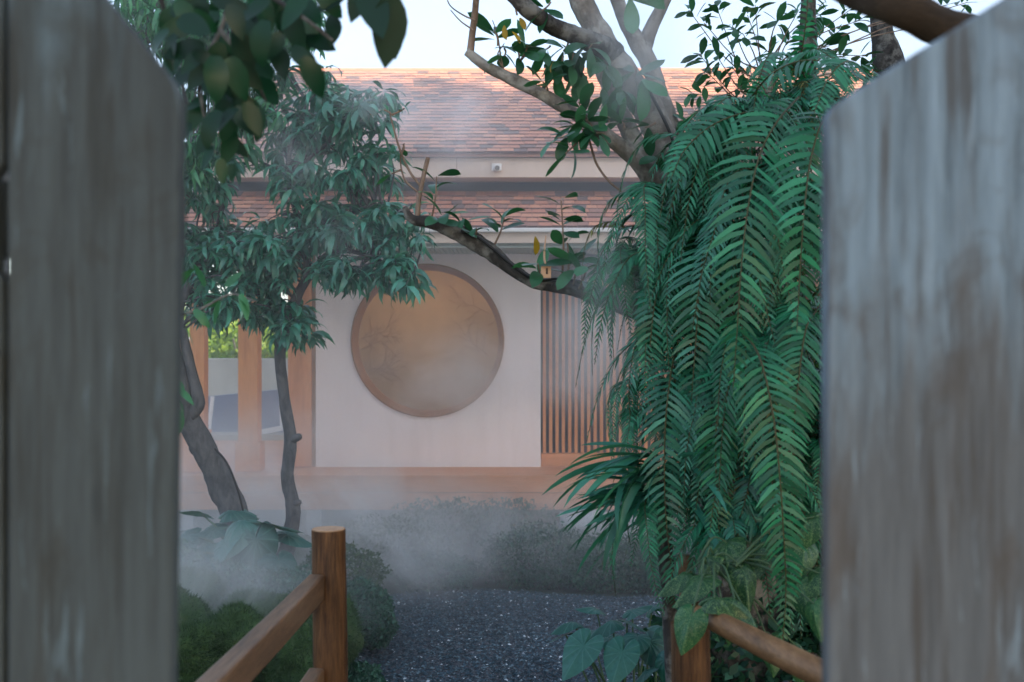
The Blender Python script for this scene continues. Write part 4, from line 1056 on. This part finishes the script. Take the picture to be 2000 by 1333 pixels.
# ------------------------------------------------------------------ railings
def logpost(root, x, y, zt, zb, r, seed, label=None):
    mb = MB(); tube(mb, [(x+.006, y, zb), (x, y, (zb+zt)/2), (x-.008, y, zt)], [r*1.08, r, r*.975], 26, .035, lin=True, n=34, freq=7, seed=seed)
    return mb.build('post', [M['log']], root, smooth=False, label=label)
root = thing('log_railing', 'brown wooden railing at the lower left with a round post and two square rails', 'railing', (-.67, 3.9, .7))
o = logpost(root, -.627, 3.9, 1.747, .55, .060, 1)
mb = MB(); tube(mb, [(-.635, 3.9, 1.7475), (-.635, 3.9, 1.751)], [.0565,.056], 26, .03, n=2, seed=1); mb.build('sawn_end', M['cutend'], o)
def rail(y0, z0, y1, z1, x0, x1, w_, h, root, m='rail'):
    mb = MB(); n = 14; V = []
    for i in range(n+1):
        t = i/n; x = x0+(x1-x0)*t+.004*math.sin(t*7); y = y0+(y1-y0)*t; z = z0+(z1-z0)*t+.004*math.sin(t*5+1)
        V += [(x-w_/2, y, z-h/2), (x+w_/2, y, z-h/2), (x+w_/2, y, z+h/2), (x-w_/2, y, z+h/2)]
    f = [(4*i+k, 4*(i+1)+k, 4*(i+1)+(k+1) % 4, 4*i+(k+1) % 4) for i in range(n) for k in range(4)]+[(0,1,2,3),(4*n+3,4*n+2,4*n+1,4*n)]
    mb.add(V, f); return mb.build('rail', M[m], root, bevel=.008)
rail(3.86, 1.555, 1.3, 1.64, -.668, -.69, .055, .088, root)
rail(3.86, 1.235, 1.3, 1.32, -.668, -.69, .055, .088, root)
logpost(root, -.72, 1.25, 1.8, .7, .06, 8, 'nearer round post')
root = thing('log_railing', 'round log railing at the lower right, half covered by the variegated vine', 'railing', (.58, 3.6, .7))
logpost(root, .578, 3.6, 1.50, .55, .063, 5)
mb = MB(); tube(mb, [(.575,3.66,1.535), (.66,3.35,1.54), (.79,2.85,1.555), (.95,2.2,1.60), (1.12,1.5,1.64)], [.030,.034,.037,.04,.042], 18, .03, n=40, freq=5); mb.build('rail', M['honey'], root, smooth=True)
mb = MB(); tube(mb, [(.60,3.62,1.2), (.79,2.85,1.22), (1.12,1.5,1.28)], [.04,.044,.046], 16, .07, n=30, freq=9); mb.build('rail', M['log'], root, smooth=True)
logpost(root, 1.2, 1.42, 1.8, .7, .06, 9, 'nearer round post')
mb = MB(); tube(mb, [P(1338,1420,4.0), P(1340,1200,4.0), P(1337,1085,4.0)], [.026,.025,.024], 12, .06, n=16)
tag(mb.build('slim_post', M['rail'], smooth=True), 'slim pinkish wooden post standing behind the hanging fern tip', 'post')

# ------------------------------------------------------------------ gate boards (close, out of focus)
YB = 1.30
def board(name, pts, th, m, root=None, label=None):
    """pts: outline in photo pixels at the board's front face, real size and thickness"""
    v = [P(px, py, YB) for px, py in pts]; n = len(v)
    mb = MB(); mb.add([tuple(q) for q in v]+[(q.x, q.y+th, q.z) for q in v], [tuple(range(n)), tuple(range(2*n-1, n-1, -1))]+[((i+1) % n, i, n+i, n+(i+1) % n) for i in range(n)])
    return mb.build(name, M[m], root, bevel=.004, label=label)
zb = 666+1.5/YB*F
gl = thing('wooden_gate', 'dark weathered plank gate filling the left edge, nearest the camera', 'gate', (-.5, YB, .9), 'gate leaves framing the view')
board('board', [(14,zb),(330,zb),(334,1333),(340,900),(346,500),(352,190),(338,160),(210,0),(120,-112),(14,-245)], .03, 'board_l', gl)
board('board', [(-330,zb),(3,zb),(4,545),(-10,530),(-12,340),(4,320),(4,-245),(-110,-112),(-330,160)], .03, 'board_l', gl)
for z_ in (1.55, 2.50):
    mb = MB(); mb.box(-.98, -.398, YB+.031, YB+.08, z_, z_+.09); mb.build('cross_batten', M['board_l'], gl, bevel=.003)
mb = MB(); mb.box(-.64, -.56, YB+.034, YB+.09, 1.66, 2.48); mb.build('gap_backing', M['darkwood'], gl, bevel=.003)  # dark strip added behind the gap so no bright sky shows through
gr = thing('wooden_gate', 'pale grey weathered plank gate filling the right edge, nearest the camera', 'gate', (.6, YB, .9), 'gate leaves framing the view')
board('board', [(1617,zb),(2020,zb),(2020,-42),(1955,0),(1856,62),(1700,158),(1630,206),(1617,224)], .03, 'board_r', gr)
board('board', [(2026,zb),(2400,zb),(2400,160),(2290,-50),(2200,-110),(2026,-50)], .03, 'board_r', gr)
mb = MB(); mb.box(.38, .9, YB+.031, YB+.08, 1.55, 1.64); mb.build('cross_batten', M['board_r'], gr, bevel=.003)

# ------------------------------------------------------------------ foreground leaves, out of focus
root = thing('foreground_branch', 'dark out-of-focus leafy branch hanging across the top left', 'branch', tuple(P(500,-120,2.2)))
FL = [leafmesh('leaf', L['front'], .105, .06, n=6, droop=d, fold=.15, prof='ovate', twist=tw) for d, tw in ((.2,.1),(.5,-.2),(.0,.2))]
stems = [[P(420,-150,2.2), P(450,-30,2.2), P(430,60,2.2), P(390,140,2.2), P(400,230,2.2), P(420,300,2.2)],
         [P(450,-60,2.2), P(540,0,2.15), P(600,40,2.1), P(650,80,2.1)], [P(520,-100,2.2), P(640,-40,2.1), P(720,0,2.1), P(750,30,2.1)],
         [P(430,60,2.2), P(480,120,2.2), P(520,200,2.2)], [P(300,-60,2.3), P(330,60,2.3), P(360,180,2.3), P(380,260,2.3)]]
for s_ in stems:
    mb = MB(); tube(mb, s_, np.linspace(.006,.0025,len(s_)), 6, n=18); mb.build('twig', M['bark_dark'], root)
random.seed(66)
fl = [(742,-5,-1.15,1.5),(765,-10,-1.7,1.5),(715,-25,-1.25,1.3),(715,-40,-1.9,1.),(652,30,-1.55,.95),(600,-20,-2.2,1.2),(560,20,-1.2,1.2),(600,50,-1.8,1.1),(520,40,-1.9,1.2),(540,90,-1.3,1.),(580,0,-.8,1.1),
      (480,20,-2.4,1.2),(460,60,-1.2,1.2),(430,30,-2.8,1.1),(400,90,-2.9,1.1),(420,110,-1.4,1.2),(380,130,-2.5,1.1),(390,160,-.5,1.1),(400,200,-2.3,1.2),(430,180,-.8,1.1),(360,200,-2.7,.9),
      (420,250,-2.2,.9),(440,270,-.6,.8),(470,100,-.6,1.1),(500,150,-.9,1.1),(510,210,-1.8,.9),(480,200,-1.2,.9),(415,285,-1.9,.7),(430,310,-1.5,.65),(455,320,-1.6,.5),(500,0,-1.5,1.2),(350,100,-2.,1.),(330,60,-2.6,.9),(370,240,-2.,.9),(455,215,-2.,.9),(680,-20,-2.5,1.1),(490,-20,-1.,1.2),(540,-20,-2,1.2),(620,-30,-1.,1.1)]
rf = random.Random(4)
fl += [(rf.uniform(330,620), rf.uniform(-20,120), rf.uniform(-2.8,-.3), rf.uniform(.8,1.2)) for _ in range(34)]+[(rf.uniform(350,470), rf.uniform(100,270), rf.uniform(-2.8,-.3), rf.uniform(.7,1.1)) for _ in range(16)]
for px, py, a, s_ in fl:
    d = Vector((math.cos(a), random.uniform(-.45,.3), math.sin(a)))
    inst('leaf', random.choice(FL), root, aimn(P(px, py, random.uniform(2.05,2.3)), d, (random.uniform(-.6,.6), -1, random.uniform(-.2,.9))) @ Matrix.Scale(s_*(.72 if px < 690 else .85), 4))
root = thing('foreground_sprig', 'blurred sprig of leaves poking out beside the middle of the left gate board', 'branch', tuple(P(300,620,3.)))
s_ = [P(260,640,3), P(330,620,3), P(390,605,3), P(450,575,3), P(500,590,3)]
mb = MB(); tube(mb, s_, [.006,.005,.004,.003,.002], 6, n=16); mb.build('twig', M['bark_dark'], root)
FS = [leafmesh('leaf', L['oval'], .11, .045, n=6, droop=d, fold=.15, prof='ovate') for d in (.2,.5)]
for px, py, a, s_ in [(355,610,-.3,.8),(380,605,-.8,1.),(400,600,.4,.9),(430,590,-1.9,1.),(450,580,-.2,1.),(470,575,-1.2,1.1),(490,585,-2.4,1.1),(440,560,.8,.9),(400,560,1.9,1.),(500,610,-.3,1.1),(360,640,-.9,.9),(352,560,1.2,1.1),(350,780,-1.2,.9),(348,760,-.7,.9),(350,800,-1.4,1.),(345,740,-1.,.8)]:
    d = Vector((math.cos(a), random.uniform(-.5,.2), math.sin(a)))
    inst('leaf', random.choice(FS), root, aim(P(px, py, random.uniform(2.9,3.1)), d, random.uniform(-.8,1.4)) @ Matrix.Scale(s_*.62, 4))

# ------------------------------------------------------------------ trees around the garden
def bigtree(c, h, r, n, size, label, seed, m='dark', group='trees around the garden'):
    rr = random.Random(seed)
    root = thing('broadleaf_tree', label, 'tree', (c[0], c[1], 0), group)
    mb = MB(); tube(mb, [(c[0], c[1], -.1), (c[0]+.1, c[1], h*.35), (c[0]-.1, c[1]+.1, h*.7)], [.22,.16,.08], 10, .15, n=16); mb.build('trunk', M['bark_mango'], root, smooth=True)
    mb = MB()
    for k in range(9):
        a = k*2.4; q = (c[0]+math.cos(a)*r*.75, c[1]+math.sin(a)*r*.75, h*rr.uniform(.45,.9))
        tube(mb, [(c[0], c[1], h*.4), ((c[0]+q[0])/2, (c[1]+q[1])/2, h*.58), q], [.08,.05,.02], 6, n=8)
    mb.build('limbs', M['bark_mango'], root)
    mb = MB()
    for k in range(20):
        a = k*2.4; q = math.sqrt((k+.5)/20)*r*.85
        leafcloud(mb, (c[0]+math.cos(a)*q, c[1]+math.sin(a)*q, h*(.36+.6*((k*7) % 20)/20)), (r*.5, r*.5, h*.15), n//20, size, seed*20+k, .2)
    mb.build('crown', L[m], root)['kind'] = 'stuff'
bigtree((-6.4, 27, 0), 3.1, 2.4, 15000, .09, 'sunlit yellow-green tree behind the concrete wall, seen between the porch columns', 1, 'bright')
bigtree((-3.9, 27.5, 0), 2.8, 2.2, 13000, .09, 'bright tree just right of it behind the concrete wall', 2, 'bright')
for i, (x, y, h) in enumerate([(7.2,-6.4,14.6),(9.8,-7,14.6),(12.4,-6.5,14.4),(15,-7,14.0),(17.4,-6.5,13.2),(20,-7,12.6),(22.6,-6.5,12.2)]):  # row out of view, added to block the low sun
    bigtree((x, y, 0), h, 2.9, 24000, .26, 'unseen tall evergreen added behind the gate to shade the garden', 30+i)

# ------------------------------------------------------------------ mist
def mist():
    m = bpy.data.materials.new('mist'); m.use_nodes = True; nt = m.node_tree; nt.nodes.clear()
    o = nt.nodes.new('ShaderNodeOutputMaterial'); pv = nt.nodes.new('ShaderNodeVolumePrincipled')
    pv.inputs['Color'].default_value = (.955,.98,.995,1); pv.inputs['Anisotropy'].default_value = .15
    tc = nt.nodes.new('ShaderNodeTexCoord')
    pos = tc.outputs['Object']
    def mth(op, a, b=None):
        n = nt.nodes.new('ShaderNodeMath'); n.operation = op
        for i, v in enumerate((a, b)):
            if v is None: continue
            if isinstance(v, (int, float)): n.inputs[i].default_value = v
            else: nt.links.new(v, n.inputs[i])
        return n.outputs[0]
    # slow warp so that wisps curl
    total = None
    blobs = [ # px, py, Y, rx, ry, rz, amount
        (470, 930, 11.4, 1.9, 1.0, .75, .48), (700, 985, 11.6, 1.5, .8, .45, .35), (650,1050, 10.3, 1.5, 1.2, .55, .42), (820,1110, 9.9, .8, .8, .3, .25), (560,1180, 7.6, .7, .6, .35, .25), (380,1130, 7.2, .55, .8, .40, .55),
        (905, 745, 12.5, 1.0, .40, .62, 1.10), (1150, 690, 11.6, .6, 1.0, .7, .40), (1080, 1040, 11.2, 1.8, .9, .5, .36),
        (735, 185, 8.5, .38, .3, .26, .50), (575, 300, 8.6, .30, .3, .38, .30), (650, 470, 8.6, .4, .3, .3, .12), (1230, 110, 4.4, .25, .25, .3, 1.2), (1185, 560, 4.35, .2, .2, .2, 1.2),
        (760, 240, 12.0, 1.9, .6, .8, .45), (1000, 960, 12.0, 2.2, .5, .5, .25), (640, 800, 12.3, 1.2, .5, 1., .15)]
    for px, py, Y, rx, ry, rz, am in blobs:
        c = P(px, py, Y)
        mp = nt.nodes.new('ShaderNodeMapping'); mp.vector_type = 'POINT'
        mp.inputs['Scale'].default_value = (1/rx, 1/ry, 1/rz); mp.inputs['Location'].default_value = (-c.x/rx, -c.y/ry, -c.z/rz)
        nt.links.new(pos, mp.inputs[0])
        ln = nt.nodes.new('ShaderNodeVectorMath'); ln.operation = 'LENGTH'; nt.links.new(mp.outputs[0], ln.inputs[0])
        mr = nt.nodes.new('ShaderNodeMapRange'); mr.interpolation_type = 'SMOOTHSTEP'
        mr.inputs[1].default_value = 1.25; mr.inputs[2].default_value = 0; mr.inputs[3].default_value = 0; mr.inputs[4].default_value = am
        nt.links.new(ln.outputs['Value'], mr.inputs[0])
        total = mr.outputs[0] if total is None else mth('ADD', total, mr.outputs[0])
    n1 = noi(nt, pos, 1.1, 5, .66, 1.2)
    wisp = nt.nodes.new('ShaderNodeMapRange'); wisp.inputs[1].default_value = .40; wisp.inputs[2].default_value = .72; wisp.inputs[3].default_value = .3; wisp.inputs[4].default_value = 4.2
    nt.links.new(n1, wisp.inputs[0])
    d = mth('MULTIPLY', total, wisp.outputs[0])
    sx = nt.nodes.new('ShaderNodeSeparateXYZ'); nt.links.new(pos, sx.inputs[0])
    far = nt.nodes.new('ShaderNodeMapRange'); far.inputs[1].default_value = 4.8; far.inputs[2].default_value = 10.5
    far.inputs[3].default_value = 0; far.inputs[4].default_value = .036; nt.links.new(sx.outputs[1], far.inputs[0])
    d = mth('ADD', d, far.outputs[0])
    d = mth('MULTIPLY', d, 1.0)
    nt.links.new(d, pv.inputs['Density']); nt.links.new(pv.outputs[0], o.inputs['Volume'])
    return m
mb = MB(); mb.box(-7, 8, 2.6, 12.9, -1.2, 6.4)
o = mb.build('mist', mist()); struct(o, 'stuff', 'drifting white garden mist, thickest over the left deck and the ground')
